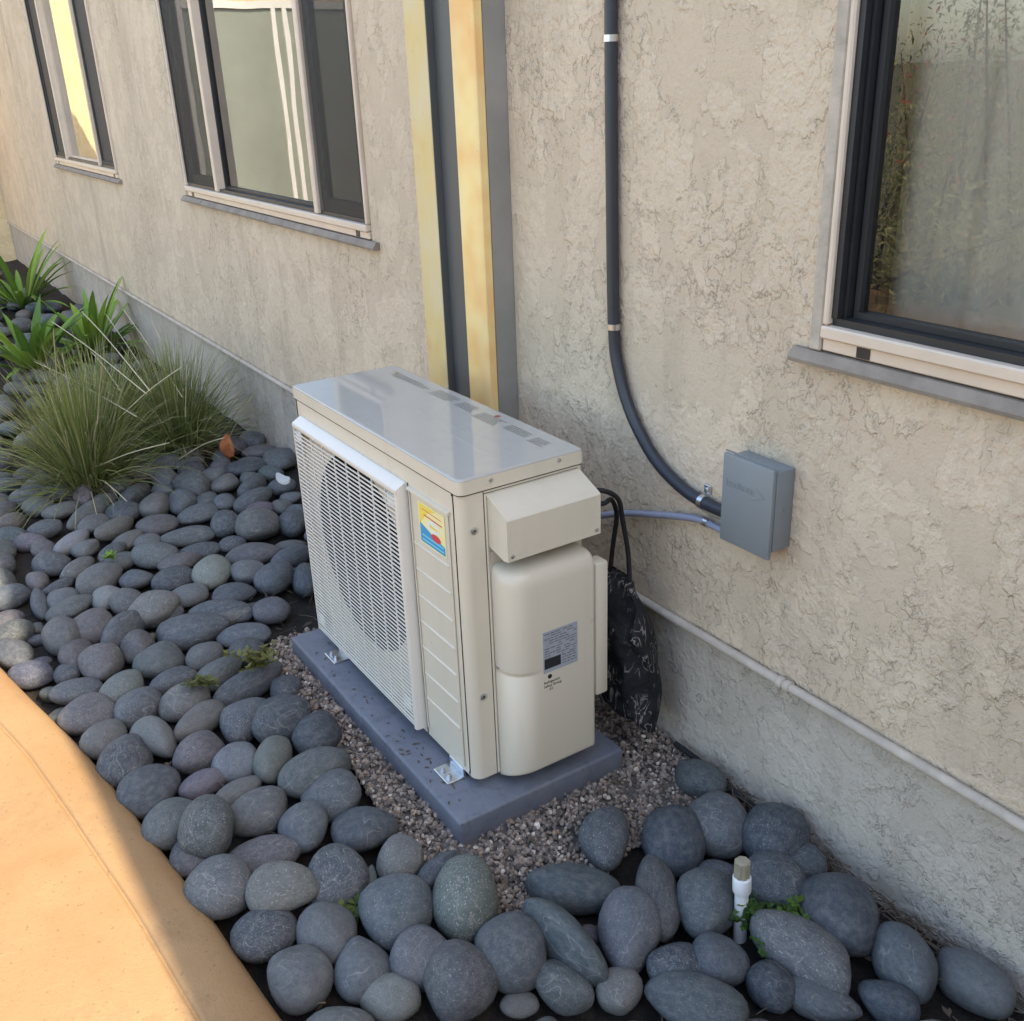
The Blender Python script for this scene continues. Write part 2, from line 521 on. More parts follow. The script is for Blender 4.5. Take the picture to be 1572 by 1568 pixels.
# ------------------------------------------------------------------ mesh builder and tagging
class MB:
    def __init__(self):
        self.v, self.f, self.c = [], [], None

    def add(self, vs_, fs):
        o = len(self.v)
        self.v.extend([tuple(p) for p in vs_])
        self.f.extend([tuple(i + o for i in q) for q in fs])
        return self

    def quad(self, a, b, c, d):
        return self.add((a, b, c, d), [(0, 1, 2, 3)])

    def box(self, x0, x1, y0, y1, z0, z1, bev=0.0, seg=2):
        if bev <= 0:
            p = [(x, y, z) for z in (z0, z1) for y in (y0, y1) for x in (x0, x1)]
            return self.add(p, [(0, 2, 3, 1), (4, 5, 7, 6), (0, 1, 5, 4), (2, 6, 7, 3), (0, 4, 6, 2), (1, 3, 7, 5)])
        bm = bmesh.new()
        bmesh.ops.create_cube(bm, size=1)
        bmesh.ops.scale(bm, vec=(x1 - x0, y1 - y0, z1 - z0), verts=bm.verts)
        bmesh.ops.translate(bm, vec=((x0 + x1) / 2, (y0 + y1) / 2, (z0 + z1) / 2), verts=bm.verts)
        bmesh.ops.bevel(bm, geom=list(bm.edges), offset=bev, segments=seg, profile=0.5, affect='EDGES')
        return self.bm(bm)

    def bm(self, bm):
        bm.verts.ensure_lookup_table()
        bm.verts.index_update()
        self.add([v.co[:] for v in bm.verts], [[v.index for v in f.verts] for f in bm.faces])
        bm.free()
        return self

    def tube(self, pts, r, n=10, cap=True):
        pts = [Vector(p) for p in pts]
        rs = r if isinstance(r, (list, tuple)) else [r] * len(pts)
        vs_, fs = [], []
        up = Vector((0.123, 0.31, 0.94)).normalized()
        prev = None
        for i, p in enumerate(pts):
            t = (pts[min(i + 1, len(pts) - 1)] - pts[max(i - 1, 0)]).normalized()
            a = (prev - t * prev.dot(t)) if prev is not None else up.cross(t)
            if a.length < 1e-5:
                a = t.orthogonal()
            a.normalize()
            prev = a
            b = t.cross(a)
            for k in range(n):
                th = 2 * math.pi * k / n
                vs_.append(p + (a * math.cos(th) + b * math.sin(th)) * rs[i])
        for i in range(len(pts) - 1):
            for k in range(n):
                fs.append((i * n + k, i * n + (k + 1) % n, (i + 1) * n + (k + 1) % n, (i + 1) * n + k))
        if cap:
            fs.append(tuple(range(n))[::-1])
            fs.append(tuple((len(pts) - 1) * n + k for k in range(n)))
        return self.add(vs_, fs)

    def prism(self, poly, axis, a0, a1, cap=True):
        """polygon given in the two other axes (in order x,y,z without axis), extruded from a0 to a1"""
        def P(q, a):
            if axis == 'x':
                return (a, q[0], q[1])
            if axis == 'y':
                return (q[0], a, q[1])
            return (q[0], q[1], a)
        n = len(poly)
        vs_ = [P(q, a0) for q in poly] + [P(q, a1) for q in poly]
        fs = [(i, (i + 1) % n, n + (i + 1) % n, n + i) for i in range(n)]
        if cap:
            fs += [tuple(range(n))[::-1], tuple(range(n, 2 * n))]
        return self.add(vs_, fs)

    def disc(self, c, nrm, r, n=14, thick=0.002):
        c, nrm = Vector(c), Vector(nrm).normalized()
        return self.tube([c, c + nrm * thick * .7, c + nrm * thick], [r, r, r * 0.75], n)

    def build(self, name, mat, parent=None, origin=None, smooth=35):
        if parent is not None:
            q = parent
            o = Vector((0, 0, 0))
            while q is not None:
                o += q.location
                q = q.parent
            loc = Vector((0, 0, 0))
        else:
            o = Vector(origin) if origin is not None else Vector((0, 0, 0))
            loc = o
        me = bpy.data.meshes.new(name)
        me.from_pydata([(p[0] - o.x, p[1] - o.y, p[2] - o.z) for p in self.v], [], self.f)
        me.update()
        bm = bmesh.new()
        bm.from_mesh(me)
        bmesh.ops.recalc_face_normals(bm, faces=bm.faces)
        bm.to_mesh(me)
        bm.free()
        if smooth:
            me.polygons.foreach_set('use_smooth', [True] * len(me.polygons))
            me.set_sharp_from_angle(angle=R(smooth))
        ob = bpy.data.objects.new(name, me)
        me.materials.append(MAT[mat] if isinstance(mat, str) else mat)
        COL.objects.link(ob)
        ob.location = loc
        if parent is not None:
            ob.parent = parent
        return ob


def empty(name, loc):
    o = bpy.data.objects.new(name, None)
    o.empty_display_size = 0.05
    COL.objects.link(o)
    o.location = loc
    return o


def tag(o, label=None, cat=None, group=None, kind=None):
    if label:
        o['label'] = label
    if cat:
        o['category'] = cat
    if group:
        o['group'] = group
    if kind:
        o['kind'] = kind
    return o


def share(src, name, parent, offset):
    o = bpy.data.objects.new(name, src.data)
    COL.objects.link(o)
    o.parent = parent
    o.location = src.location + Vector(offset)
    return o


def colored(ob, cols):
    at = ob.data.color_attributes.new('col', 'FLOAT_COLOR', 'POINT')
    at.data.foreach_set('color', np.asarray(cols, dtype=np.float32).ravel())


def rounded(poly_pts, r, seg=5):
    """round the corners of a 2-D polygon; r per corner"""
    out = []
    n = len(poly_pts)
    for i in range(n):
        p = Vector(poly_pts[i])
        a = (Vector(poly_pts[i - 1]) - p)
        b = (Vector(poly_pts[(i + 1) % n]) - p)
        ri = r[i] if isinstance(r, (list, tuple)) else r
        if ri <= 0:
            out.append(tuple(p))
            continue
        a.normalize()
        b.normalize()
        ang = a.angle(b)
        d = ri / math.tan(ang / 2)
        s, e = p + a * d, p + b * d
        c = p + (a + b).normalized() * (ri / math.sin(ang / 2))
        a0 = math.atan2(s.y - c.y, s.x - c.x)
        a1 = math.atan2(e.y - c.y, e.x - c.x)
        da = (a1 - a0 + math.pi) % (2 * math.pi) - math.pi
        for k in range(seg + 1):
            th = a0 + da * k / seg
            out.append((c.x + ri * math.cos(th), c.y + ri * math.sin(th)))
    return out


# ================================================================== THE SETTING
tag(MB().quad((-400, -400, -.075), (400, -400, -.075), (400, 400, -.075), (-400, 400, -.075)).build('ground', 'ground'), kind='structure')

# edge of the walk where it meets the stones (measured along the wall)
EDGE = [(-9.6, -3.0), (-6.0, -2.25), (-3.2, -1.66), (-2.0, -1.40), (-1.4, -1.277), (-1.045, -1.206), (-.773, -1.151), (-.505, -1.112), (-.165, -1.073), (.181, -1.036), (.6, -0.99), (1.3, -.93), (4, -.78), (7, -.7)]
_ex = np.array([e[0] for e in EDGE])
_ey = np.array([e[1] for e in EDGE])


def edge_y(x):
    return float(np.interp(x, _ex, _ey))


# bed of dark soil between wall and walk
gx = np.concatenate([np.linspace(-9.6, -2, 60), np.linspace(-1.95, 1.6, 110), np.linspace(1.7, 7, 20)])
gy = np.linspace(0, 1, 44)
sv, sf = [], []
for i, x in enumerate(gx):
    for j, q in enumerate(gy):
        y = 0.05 + (edge_y(x) - 0.06 - 0.05) * q
        z = -0.028 + 0.02 * mnoise.noise((x * 5, y * 5, 0)) + 0.008 * mnoise.noise((x * 23, y * 23, 3))
        sv.append((x, y, z))
nj = len(gy)
for i in range(len(gx) - 1):
    for j in range(nj - 1):
        a = i * nj + j
        sf.append((a, a + nj, a + nj + 1, a + 1))
tag(MB().add(sv, sf).build('planting_bed_soil', 'soil', smooth=180), kind='structure')

# the walk: flat slab, a tooled groove and a rounded raised border
PROF = [(0.0, -.09), (-.002, -.02), (.004, .012), (.018, .034), (.045, .049), (.085, .058), (.110, .0615), (.1145, .0605), (.1175, .0565), (.1215, .0565), (.1245, .0605), (.129, .0620), (.30, .0615), (2.6, .0615), (2.6, -.09)]
xs = np.concatenate([np.linspace(-9.5, -1.6, 30), np.linspace(-1.5, 1.0, 60), np.linspace(1.1, 6.9, 20)])
pv, pf = [], []
for x in xs:
    x = float(x)
    s = (edge_y(x + .02) - edge_y(x - .02)) / .04
    nv = Vector((s, -1)).normalized()
    wob = 0.004 * mnoise.noise((x * 3, 0, 0))
    for d, z in PROF:
        pv.append((x + nv.x * (d + (wob if d < .2 else 0)), edge_y(x) + nv.y * (d + (wob if d < .2 else 0)), z + (0.002 * mnoise.noise((x * 4, d * 9, 1)) if z > 0 else 0)))
npf = len(PROF)
for i in range(len(xs) - 1):
    for k in range(npf - 1):
        a = i * npf + k
        pf.append((a, a + 1, a + npf + 1, a + npf))
tag(MB().add(pv, pf).build('path', 'path', smooth=50), kind='structure')

# ================================================================== THE HOUSE
house = empty('house', (-1.0, 0.3, 0))
tag(house, 'beige stucco house wall with aluminium windows and cream posts toned as sunlit', 'house')
HTOP = 2.75
Z0, Z1 = 0.995, 2.12      # window openings
WIN = [(-6.28, -4.55), (-3.27, -1.405), (0.322, 1.62)]
wm = MB()
TH = 0.16
edges = [-9.5] + [e for wd in WIN for e in wd] + [6.0]


def wall_piece(mb, x0, x1, z0, z1, y0=0.0, y1=TH):
    mb.box(x0, x1, y0, y1, z0, z1)


wv = MB()
# one skin: front faces and reveals around the openings
xsw = sorted(set(edges))
zsw = [0.325, Z0, Z1, HTOP]
for i in range(len(xsw) - 1):
    for k in range(3):
        x0, x1, z0, z1 = xsw[i], xsw[i + 1], zsw[k], zsw[k + 1]
        if k == 1 and any(abs(x0 - a) < 1e-6 for a, b in WIN):
            # reveals
            wv.quad((x0, 0, z0), (x0, TH, z0), (x0, TH, z1), (x0, 0, z1))
            wv.quad((x1, 0, z0), (x1, 0, z1), (x1, TH, z1), (x1, TH, z0))
            wv.quad((x0, 0, z0), (x1, 0, z0), (x1, TH, z0), (x0, TH, z0))
            wv.quad((x0, 0, z1), (x0, TH, z1), (x1, TH, z1), (x1, 0, z1))
            continue
        wv.quad((x0, 0, z0), (x1, 0, z0), (x1, 0, z1), (x0, 0, z1))
        wv.quad((x0, TH, z0), (x0, TH, z1), (x1, TH, z1), (x1, TH, z0))
wv.quad((-9.5, 0, .325), (-9.5, TH, .325), (6, TH, .325), (6, 0, .325))
wv.quad((6, 0, .325), (6, TH, .325), (6, TH, HTOP), (6, 0, HTOP))
wv.build('wall', 'stucco', house, smooth=0)
MB().box(-9.5, 6.0, 0.006, 0.14, -.3, .324).build('plinth', 'plinth', house, smooth=0)
MB().box(-9.9, 6.4, -0.06, 3.5, HTOP + .002, HTOP + .16).build('eave', 'eave', house, smooth=0)
MB().prism([(-0.10, HTOP + .165), (3.6, HTOP + .165), (1.6, HTOP + .75)], 'x', -9.9, 6.4).build('roof', 'roof', house, smooth=0)
MB().box(-9.5, 6.0, 3.3, 3.45, -.3, HTOP).build('back_wall', 'wing', house, smooth=0)
MB().box(5.85, 5.999, TH + .002, 3.29, -.3, HTOP).build('end_wall', 'wing', house, smooth=0)
# the wing that closes the court on the far left, seen in the window reflections
MB().box(-13.0, -9.502, -7.5, 3.4, -.3, HTOP).build('wing_wall', 'wing', house, smooth=0)
MB().box(-13.4, -9.1, -7.9, -0.12, HTOP + .003, HTOP + .161).build('wing_eave', 'eave', house, smooth=0)
# unseen right wing, added to block sky light from that side
MB().box(4.2, 8.0, -7.5, -.001, -.3, HTOP).build('wing_wall', 'stucco', house, smooth=0)
for (ya, yb) in ((-3.9, -1.9), (-6.6, -4.8)):
    dr = MB().box(-9.50, -9.47, ya, yb, .05, 2.15).build('patio_door', 'door_glass', house, smooth=0)
    fm = MB()
    for y0, y1, z0, z1 in ((ya - .06, ya, .0, 2.22), (yb, yb + .06, .0, 2.22), (ya, yb, 2.15, 2.22), (ya, yb, 0, .06), ((ya + yb) / 2 - .07, (ya + yb) / 2 - .02, .06, 2.15), ((ya + yb) / 2 + .05, (ya + yb) / 2 + .10, .06, 2.15)):
        fm.box(-9.501, -9.44, y0, y1, z0, z1)
    fm.build('door_frame', 'white_frame', dr, smooth=0)

# rooms behind the panes
for a, b in WIN:
    x0, x1 = a - .6, b + .6
    rm = MB()
    rm.quad((x0, 2.2, .3), (x1, 2.2, .3), (x1, 2.2, 2.5), (x0, 2.2, 2.5))
    rm.quad((x0, .17, .3), (x0, 2.2, .3), (x0, 2.2, 2.5), (x0, .17, 2.5))
    rm.quad((x1, .17, .3), (x1, 2.2, .3), (x1, 2.2, 2.5), (x1, .17, 2.5))
    rm.quad((x0, .17, .3), (x1, .17, .3), (x1, 2.2, .3), (x0, 2.2, .3))
    rm.quad((x0, .17, 2.5), (x1, .17, 2.5), (x1, 2.2, 2.5), (x0, 2.2, 2.5))
    rm.build('room', 'room', house, smooth=0)


def window(x0, x1, mull, label, left_pane_dark=True):
    """aluminium sliding window: window unit (frame) with sashes, tracks, panes, screens, sill"""
    wroot = MB()
    fw = 0.015
    yf = -0.013
    # outer frame, four sides butted
    wroot.box(x0 + .004, x0 + fw, yf, .075, Z0 + .048, Z1 - fw, .003, 1)
    wroot.box(x1 - fw, x1 - .004, yf, .075, Z0 + .048, Z1 - fw, .003, 1)
    wroot.box(x0 + .004, x1 - .004, yf, .075, Z1 - fw + .001, Z1 - .004, .003, 1)
    wroot.box(x0 + .004, x1 - .004, yf - .004, .075, Z0 + .026, Z0 + .047, .003, 1)
    wroot.box(x0 + .004, x1 - .004, yf + .006, .070, Z0 + .004, Z0 + .0255, .002, 1)
    wo = wroot.build('window', 'alu', house)
    wo['label'] = label
    # weep holes
    for xx in (x0 + .075, x1 - .095):
        MB().box(xx, xx + .026, yf + .0045, yf + .03, Z0 + .006, Z0 + .0245).build('weep_hole', 'alu_dark', wo, smooth=0)
    # flashing ledge below, and side trim
    MB().prism([(0.0, Z0 - .020), (-.022, Z0 - .022), (-.024, Z0 - .015), (-.012, Z0 + .001), (0.0, Z0 + .001)], 'x', x0 - .055, x1 + .05).build('sill', 'flashing', wo, smooth=0)
    tr = MB()
    tr.box(x0 - .022, x0 + .003, -.011, .02, Z0 + .002, Z1 + .02, .003, 1)
    tr.build('jamb_trim', 'jamb', wo)
    # dark track liners
    tk = MB()
    tk.box(x0 + fw + .0005, x0 + fw + .012, -.004, .085, Z0 + .06, Z1 - fw - .001)
    tk.box(x0 + fw + .013, x0 + fw + .019, .010, .085, Z0 + .06, Z1 - fw - .001)
    tk.box(x1 - fw - .014, x1 - fw - .0005, .0, .085, Z0 + .06, Z1 - fw - .001)
    tk.box(x0 + fw + .0005, x1 - fw - .0005, .0, .085, Z0 + .0475, Z0 + .0595)
    tk.build('track', 'alu_dark', wo, smooth=0)
    return wo


w1 = window(*WIN[0], None, 'far left aluminium window with brown screens either side')
w2 = window(*WIN[1], None, 'three light aluminium window left of the posts')
w3 = window(*WIN[2], None, 'right hand window with sheer curtain behind reflecting glass')


def pane(wo, x0, x1, y, z0=Z0 + .06, z1=Z1 - .034, dark=True, fr=0.018):
    pn = MB().quad((x0, y, z0), (x1, y, z0), (x1, y, z1), (x0, y, z1)).build('pane', 'glass', wo, smooth=0)
    f = MB()
    f.box(x0 - .001, x0 + fr, y - .011, y + .012, z0, z1)
    f.box(x1 - fr, x1 + .001, y - .012, y + .011, z0, z1)
    f.box(x0 + fr, x1 - fr, y - .0115, y + .0115, z0, z0 + fr)
    f.box(x0 + fr, x1 - fr, y - .0105, y + .0115, z1 - fr, z1)
    f.build('sash', 'alu_dark' if dark else 'alu', wo, smooth=0)
    return pn


def mullion(wo, x, wd, y0=-.012):
    MB().box(x - wd / 2, x + wd / 2, y0, .05, Z0 + .049, Z1 - .034, .003, 1).build('mullion', 'alu', wo)


def screen(wo, x0, x1, y):
    f = MB()
    f.box(x0, x0 + .022, y - .008, y + .008, Z0 + .06, Z1 - .036)
    f.box(x1 - .022, x1, y - .0085, y + .0075, Z0 + .06, Z1 - .036)
    f.box(x0 + .022, x1 - .022, y - .0075, y + .0075, Z0 + .06, Z0 + .082)
    f.quad((x0, y, Z0 + .06), (x1, y, Z0 + .06), (x1, y, Z1 - .036), (x0, y, Z1 - .036))
    f.build('insect_screen', 'screen', wo, smooth=0)


# far window: screens left and right, clear pane between pale mullions
screen(w1, -6.25, -5.90, .012)
mullion(w1, -5.885, .024)
pane(w1, -5.872, -4.965, .030, dark=False, fr=.012)
mullion(w1, -4.95, .024)
screen(w1, -4.935, -4.58, .012)
# middle window
pane(w2, -3.235, -2.850, .026, fr=.035)
mullion(w2, -2.832, .030)
pane(w2, -2.815, -1.812, .034, dark=True, fr=.010)
mullion(w2, -1.794, .030)
pane(w2, -1.777, -1.435, .020, fr=.040)
for xa, xb in ((-3.236, -2.852), (-1.775, -1.434)):
    MB().quad((xa, -.002, Z0 + .06), (xb, -.002, Z0 + .06), (xb, -.002, Z1 - .036), (xa, -.002, Z1 - .036)).build('insect_screen', 'mesh', w2, smooth=0)
# right window
pane(w3, .360, 1.590, .034, fr=.010)
cv, cf = [], []
for i in range(121):
    x = .328 + i * .0105
    y = .135 + .022 * math.sin(x * 46) + .010 * math.sin(x * 17 + 1)
    cv += [(x, y, .9), (x, y, 2.2)]
    if i:
        cf.append((2 * i - 2, 2 * i, 2 * i + 1, 2 * i - 1))
MB().add(cv, cf).build('curtain', 'curtain', w3, smooth=180)

# the pair of posts: sunlit fronts, shaded sides and slot put into the colours
pst = MB().box(-.943, -.627, -.058, -.001, -.05, HTOP).build('post', 'post_side_shade', house, smooth=0)
pst['label'] = 'post with cream front boards toned as sunlit, sides and slot toned as shaded'
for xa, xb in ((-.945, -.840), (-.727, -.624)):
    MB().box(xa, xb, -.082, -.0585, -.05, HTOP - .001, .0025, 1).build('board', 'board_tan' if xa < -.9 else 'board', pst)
MB().box(-.8395, -.7275, -.062, -.0585, -.05, HTOP - .001).build('slot_shade', 'post_shade', pst, smooth=0)  # dark strips put in for the shade inside the slot
MB().box(-.8399, -.8372, -.081, -.0625, -.05, HTOP - .001).build('slot_side_shade', 'post_shade', pst, smooth=0)
MB().box(-.6265, -.6245, -.0579, -.0012, -.05, HTOP - .001).build('side_plate', 'post_side_shade', pst, smooth=0)

# ================================================================== PIPES AND BOX ON THE WALL
pp = empty('wall_pipe', (0, -.014, .30))
tag(pp, 'long painted plastic pipe running level along the foot of the stucco wall', 'pipe')
MB().tube([(-9.4, -.0115, .333), (-3, -.0115, .333), (0, -.0115, .333), (.30, -.0115, .333)], .0098, 14).build('pipe_length', 'pvc_paint', pp)
MB().tube([(.30, -.0117, .333), (.70, -.0117, .3335), (1.4, -.0117, .333), (5.9, -.0117, .333)], .0097, 14).build('pipe_length', 'pvc_paint', pp)
for xc in (.304, .322):
    MB().tube([(xc - .007, -.0117, .333), (xc - .005, -.0117, .333), (xc + .005, -.0117, .333), (xc + .007, -.0117, .333)], [.0112, .0130, .0130, .0112], 14).build('coupling', 'pvc_paint', pp)
MB().tube([(.736, -.0117, .333), (.739, -.0117, .333), (.742, -.0117, .333)], [.0101, .0110, .0101], 14).build('coupling', 'pvc_paint', pp)


def spline(pts, n=10):
    P = [Vector(p) for p in pts]
    out = []
    for i in range(len(P) - 1):
        p0, p1, p2, p3 = P[max(i - 1, 0)], P[i], P[i + 1], P[min(i + 2, len(P) - 1)]
        for k in range(n):
            t = k / n
            out.append(0.5 * ((2 * p1) + (-p0 + p2) * t + (2 * p0 - 5 * p1 + 4 * p2 - p3) * t * t + (-p0 + 3 * p1 - 3 * p2 + p3) * t ** 3))
    out.append(P[-1])
    return out


YC = -.0155
cdt = empty('conduit', (-.222, YC, .65))
tag(cdt, 'thick dark grey flexible conduit dropping down the wall and curving into the box', 'conduit')
MB().tube(spline([(-.232, YC, 2.7), (-.232, YC, 1.9), (-.232, YC, 1.509), (-.227, YC, 1.211), (-.220, YC, .96), (-.207, YC, .868), (-.162, YC, .772), (-.085, YC, .692), (-.002, YC, .652), (.076, YC, .638), (.162, YC, .640)]), .0128, 16).build('tube', 'conduit', cdt, smooth=60)


def strap(parent, c, along, r, wd=.012):
    c, al = Vector(c), Vector(along).normalized()
    MB().tube([c - al * wd / 2, c + al * wd / 2], r + .0022, 16).build('strap', 'zinc', parent)
    side = al.cross(Vector((0, 1, 0))).normalized()
    q = c + side * (r + .012)
    e = MB()
    e.box(q.x - .009, q.x + .009, -.006, -.0015, q.z - .009, q.z + .009, .001, 1)
    e.disc((q.x, -.006, q.z), (0, -1, 0), .005, 8, .004)
    e.build('strap_screw', 'zinc', parent)


strap(cdt, (-.2325, YC, 1.497), (0, 0, 1), .0128)
strap(cdt, (-.2195, YC, .945), (0, 0, 1), .0128)
strap(cdt, (.070, YC, .6385), (1, 0, .0), .0128)

cd2 = empty('conduit', (-.05, -.02, .52))
tag(cd2, 'thin light grey conduit running from behind the black bag to the box', 'conduit')
MB().tube(spline([(-.50, -.19, .36), (-.40, -.10, .42), (-.28, -.035, .485), (-.181, -.018, .527), (-.060, -.016, .565), (.041, -.016, .593), (.088, -.016, .598), (.158, -.016, .597)]), .0075, 14).build('tube', 'conduit_light', cd2, smooth=60)
strap(cd2, (.084, -.016, .5985), (1, 0, 0), .0075)
MB().tube(spline([(.02, -.009, .634), (.07, -.009, .620), (.12, -.009, .618), (.165, -.009, .6185)], 6), .0048, 8).build('side_cable', 'plug', cd2, smooth=60)

bx = empty('electrical_box', (.22, 0, .6))
tag(bx, 'grey metal electrical disconnect box mounted on the stucco wall', 'electrical box')
MB().box(.166, .287, -.046, -.001, .617, .775, .003, 2).build('housing', 'box', bx)
MB().box(.160, .286, -.056, -.0465, .603, .781, .003, 2).build('cover', 'box', bx)
MB().box(.158, .290, -.0475, -.0450, .7815, .7840).build('drip_lip', 'box', bx, smooth=0)
for xx in (.190, .214):
    MB().tube([(xx, -.030, .618), (xx, -.030, .608)], .009, 10).build('gland', 'cord', bx)
MB().disc((.2875, -.024, .70), (1, 0, 0), .003, 8, .0015).build('rivet', 'box', bx)


def text_mesh(body, size, depth=0.0):
    cu = bpy.data.curves.new('t', 'FONT')
    cu.body = body
    cu.size = size
    cu.extrude = depth
    cu.resolution_u = 2
    to = bpy.data.objects.new('t', cu)
    COL.objects.link(to)
    dg = bpy.context.evaluated_depsgraph_get()
    dg.update()
    me = bpy.data.meshes.new_from_object(to.evaluated_get(dg))
    vs_ = [v.co.copy() for v in me.vertices]
    fs = [tuple(p.vertices) for p in me.polygons]
    bpy.data.objects.remove(to)
    bpy.data.meshes.remove(me)
    return vs_, fs


def text_on(mb, body, size, o, ux, uz, nrm, depth=0.0003):
    vs_, fs = text_mesh(body, size, depth)
    o, ux, uz, nrm = Vector(o), Vector(ux), Vector(uz), Vector(nrm)
    mb.add([o + ux * v.x + uz * v.y + nrm * (v.z + depth) for v in vs_], fs)
    return mb


em = MB()
for k_ in range(7):      # worn raised lettering, no longer legible
    xl = .173 + k_ * .0105
    zt = .7335 if k_ in (0, 3) else .7305
    em.tube([(xl, -.0561, .7190), (xl + .0006, -.0561, zt)], .0010, 6)
    em.tube([(xl + .0010, -.0561, .7285), (xl + .0045, -.0561, .7300), (xl + .0062, -.0561, .7270), (xl + .0060, -.0561, .7200)], .0009, 6)
em.tube([(.250, -.0561, .735), (.268, -.0561, .7215), (.236, -.0561, .711)], .0011, 6)
em.build('embossed_mark', 'box', bx, smooth=0)

# ================================================================== PAD AND AIR CONDITIONER
pad = MB()
pad.box(-.915, 0, -.580, -.157, -.01, .055, .007, 3)
pd = pad.build('equipment_pad', 'pad', origin=(-.45, -.37, 0))
tag(pd, 'blue grey plastic equipment pad lying on gravel under the air conditioner', 'equipment pad')
for a, b in ((-.56, -.46),):
    MB().box(a, b, -.5825, -.57, .0, .0535, .004, 2).build('moulded_rib', 'pad', pd)

AX0, AX1, AF, AB, AZ0, AZ1 = -.878, -.068, -.498, -.214, .078, .735
ac = empty('air_conditioner', (-.47, -.356, .055))
tag(ac, 'ivory outdoor air conditioner unit standing on the blue grey pad', 'air conditioner')

# casing: plan outline with a rounded front right corner; front left plate has the round fan opening
plan = rounded([(AX0, AF), (AX1, AF), (AX1, AB), (AX0, AB)], [.012, .022, .008, .008], 6)
bd = MB()
n = len(plan)
vs_ = [(p[0], p[1], AZ0) for p in plan] + [(p[0], p[1], AZ1) for p in plan]
fs = []
GX0, GX1 = AX0 + .02, -.285
for i in range(n):
    j = (i + 1) % n
    a, b = plan[i], plan[j]
    if abs(a[1] - AF) < 1e-5 and abs(b[1] - AF) < 1e-5 and abs(a[0] - b[0]) > .3:
        continue
    fs.append((i, j, n + j, n + i))
fs.append(tuple(range(n))[::-1])
bd.add(vs_, fs)
bd.quad((GX1, AF, AZ0), (AX1 - .03, AF, AZ0), (AX1 - .03, AF, AZ1), (GX1, AF, AZ1))
FCX, FCZ, FR = -.548, .425, .238
NS = 64
ring_o, ring_i = [], []
cz, cx = (AZ0 + AZ1) / 2, (GX0 + GX1) / 2
for k in range(NS):
    th = 2 * math.pi * k / NS
    dx, dz = math.cos(th), math.sin(th)
    ts = []
    if dx > 1e-6: ts.append((GX1 - FCX) / dx)
    if dx < -1e-6: ts.append((GX0 - FCX) / dx)
    if dz > 1e-6: ts.append((AZ1 - FCZ) / dz)
    if dz < -1e-6: ts.append((AZ0 - FCZ) / dz)
    tt = min(ts)
    ring_o.append((FCX + dx * tt, AF, FCZ + dz * tt))
    ring_i.append((FCX + dx * FR, AF, FCZ + dz * FR))
rv = ring_o + ring_i
rf = [(k, (k + 1) % NS, NS + (k + 1) % NS, NS + k) for k in range(NS)]
bd.add(rv, rf)
# fill corners left by the polar ring
for (qx, qz) in ((GX0, AZ0), (GX1, AZ0), (GX1, AZ1), (GX0, AZ1)):
    k = min(range(NS), key=lambda i: (ring_o[i][0] - qx) ** 2 + (ring_o[i][2] - qz) ** 2)
    for k2 in (k - 1, k):
        a, b = ring_o[k2 % NS], ring_o[(k2 + 1) % NS]
        if abs(a[0] - b[0]) > 1e-6 and abs(a[2] - b[2]) > 1e-6:
            bd.add([a, b, (qx, AF, qz)], [(0, 1, 2)])
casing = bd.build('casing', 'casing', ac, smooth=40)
# fan cavity and fan
cvm = MB()
cvm.tube([(FCX, AF + .0005, FCZ), (FCX, AF + .05, FCZ), (FCX, AF + .17, FCZ)], FR + .0005, 48, cap=False)
cvm.add([(FCX + FR * math.cos(2 * math.pi * k / 48), AF + .17, FCZ + FR * math.sin(2 * math.pi * k / 48)) for k in range(48)], [tuple(range(48))])
cvm.build('fan_shroud', 'cavity', ac)
fan = MB()
for k in range(3):
    t0 = 2 * math.pi * k / 3 + .4
    pts, q = [], []
    for i in range(7):
        for s in range(7):
            rr = .05 + (FR - .07) * i / 6
            th = t0 + (s / 6 - .5) * 1.3 + .25 * i / 6
            pts.append((FCX + rr * math.cos(th), AF + .09 + .05 * (s / 6 - .5), FCZ + rr * math.sin(th)))
    for i in range(6):
        for s in range(6):
            q.append((i * 7 + s, i * 7 + s + 1, i * 7 + s + 8, i * 7 + s + 7))
    fan.add(pts, q)
fan.tube([(FCX, AF + .05, FCZ), (FCX, AF + .13, FCZ)], .055, 20)
fan.build('fan', 'fan', ac, smooth=60)

# lid with its lip
lidp = rounded([(AX0 - .0015, AF - .0016), (AX1 + .0016, AF - .0016), (AX1 + .0016, AB + .0016), (AX0 - .0015, AB + .0016)], [.012, .016, .008, .008], 5)
lid = MB()
n = len(lidp)
cxm, cym = (AX0 + AX1) / 2, (AF + AB) / 2


def inset(p, d):
    sx = (abs(p[0] - cxm) - d) / abs(p[0] - cxm)
    sy = (abs(p[1] - cym) - d) / abs(p[1] - cym)
    return (cxm + (p[0] - cxm) * sx, cym + (p[1] - cym) * sy)


rings = [(0.001, .728), (0, .730), (0, .7560), (.0008, .7582), (.0024, .7594), (.006, .7597)]
lv, lf = [], []
for d, z in rings:
    lv += [(*inset(p, d), z) for p in lidp]
for i in range(len(rings) - 1):
    for k in range(n):
        lf.append((i * n + k, i * n + (k + 1) % n, (i + 1) * n + (k + 1) % n, (i + 1) * n + k))
lid.add(lv, lf)
lid.add([(*inset(p, .006), .7597) for p in lidp], [tuple(range(n))])
lido = lid.build('lid', 'top', ac, smooth=50)
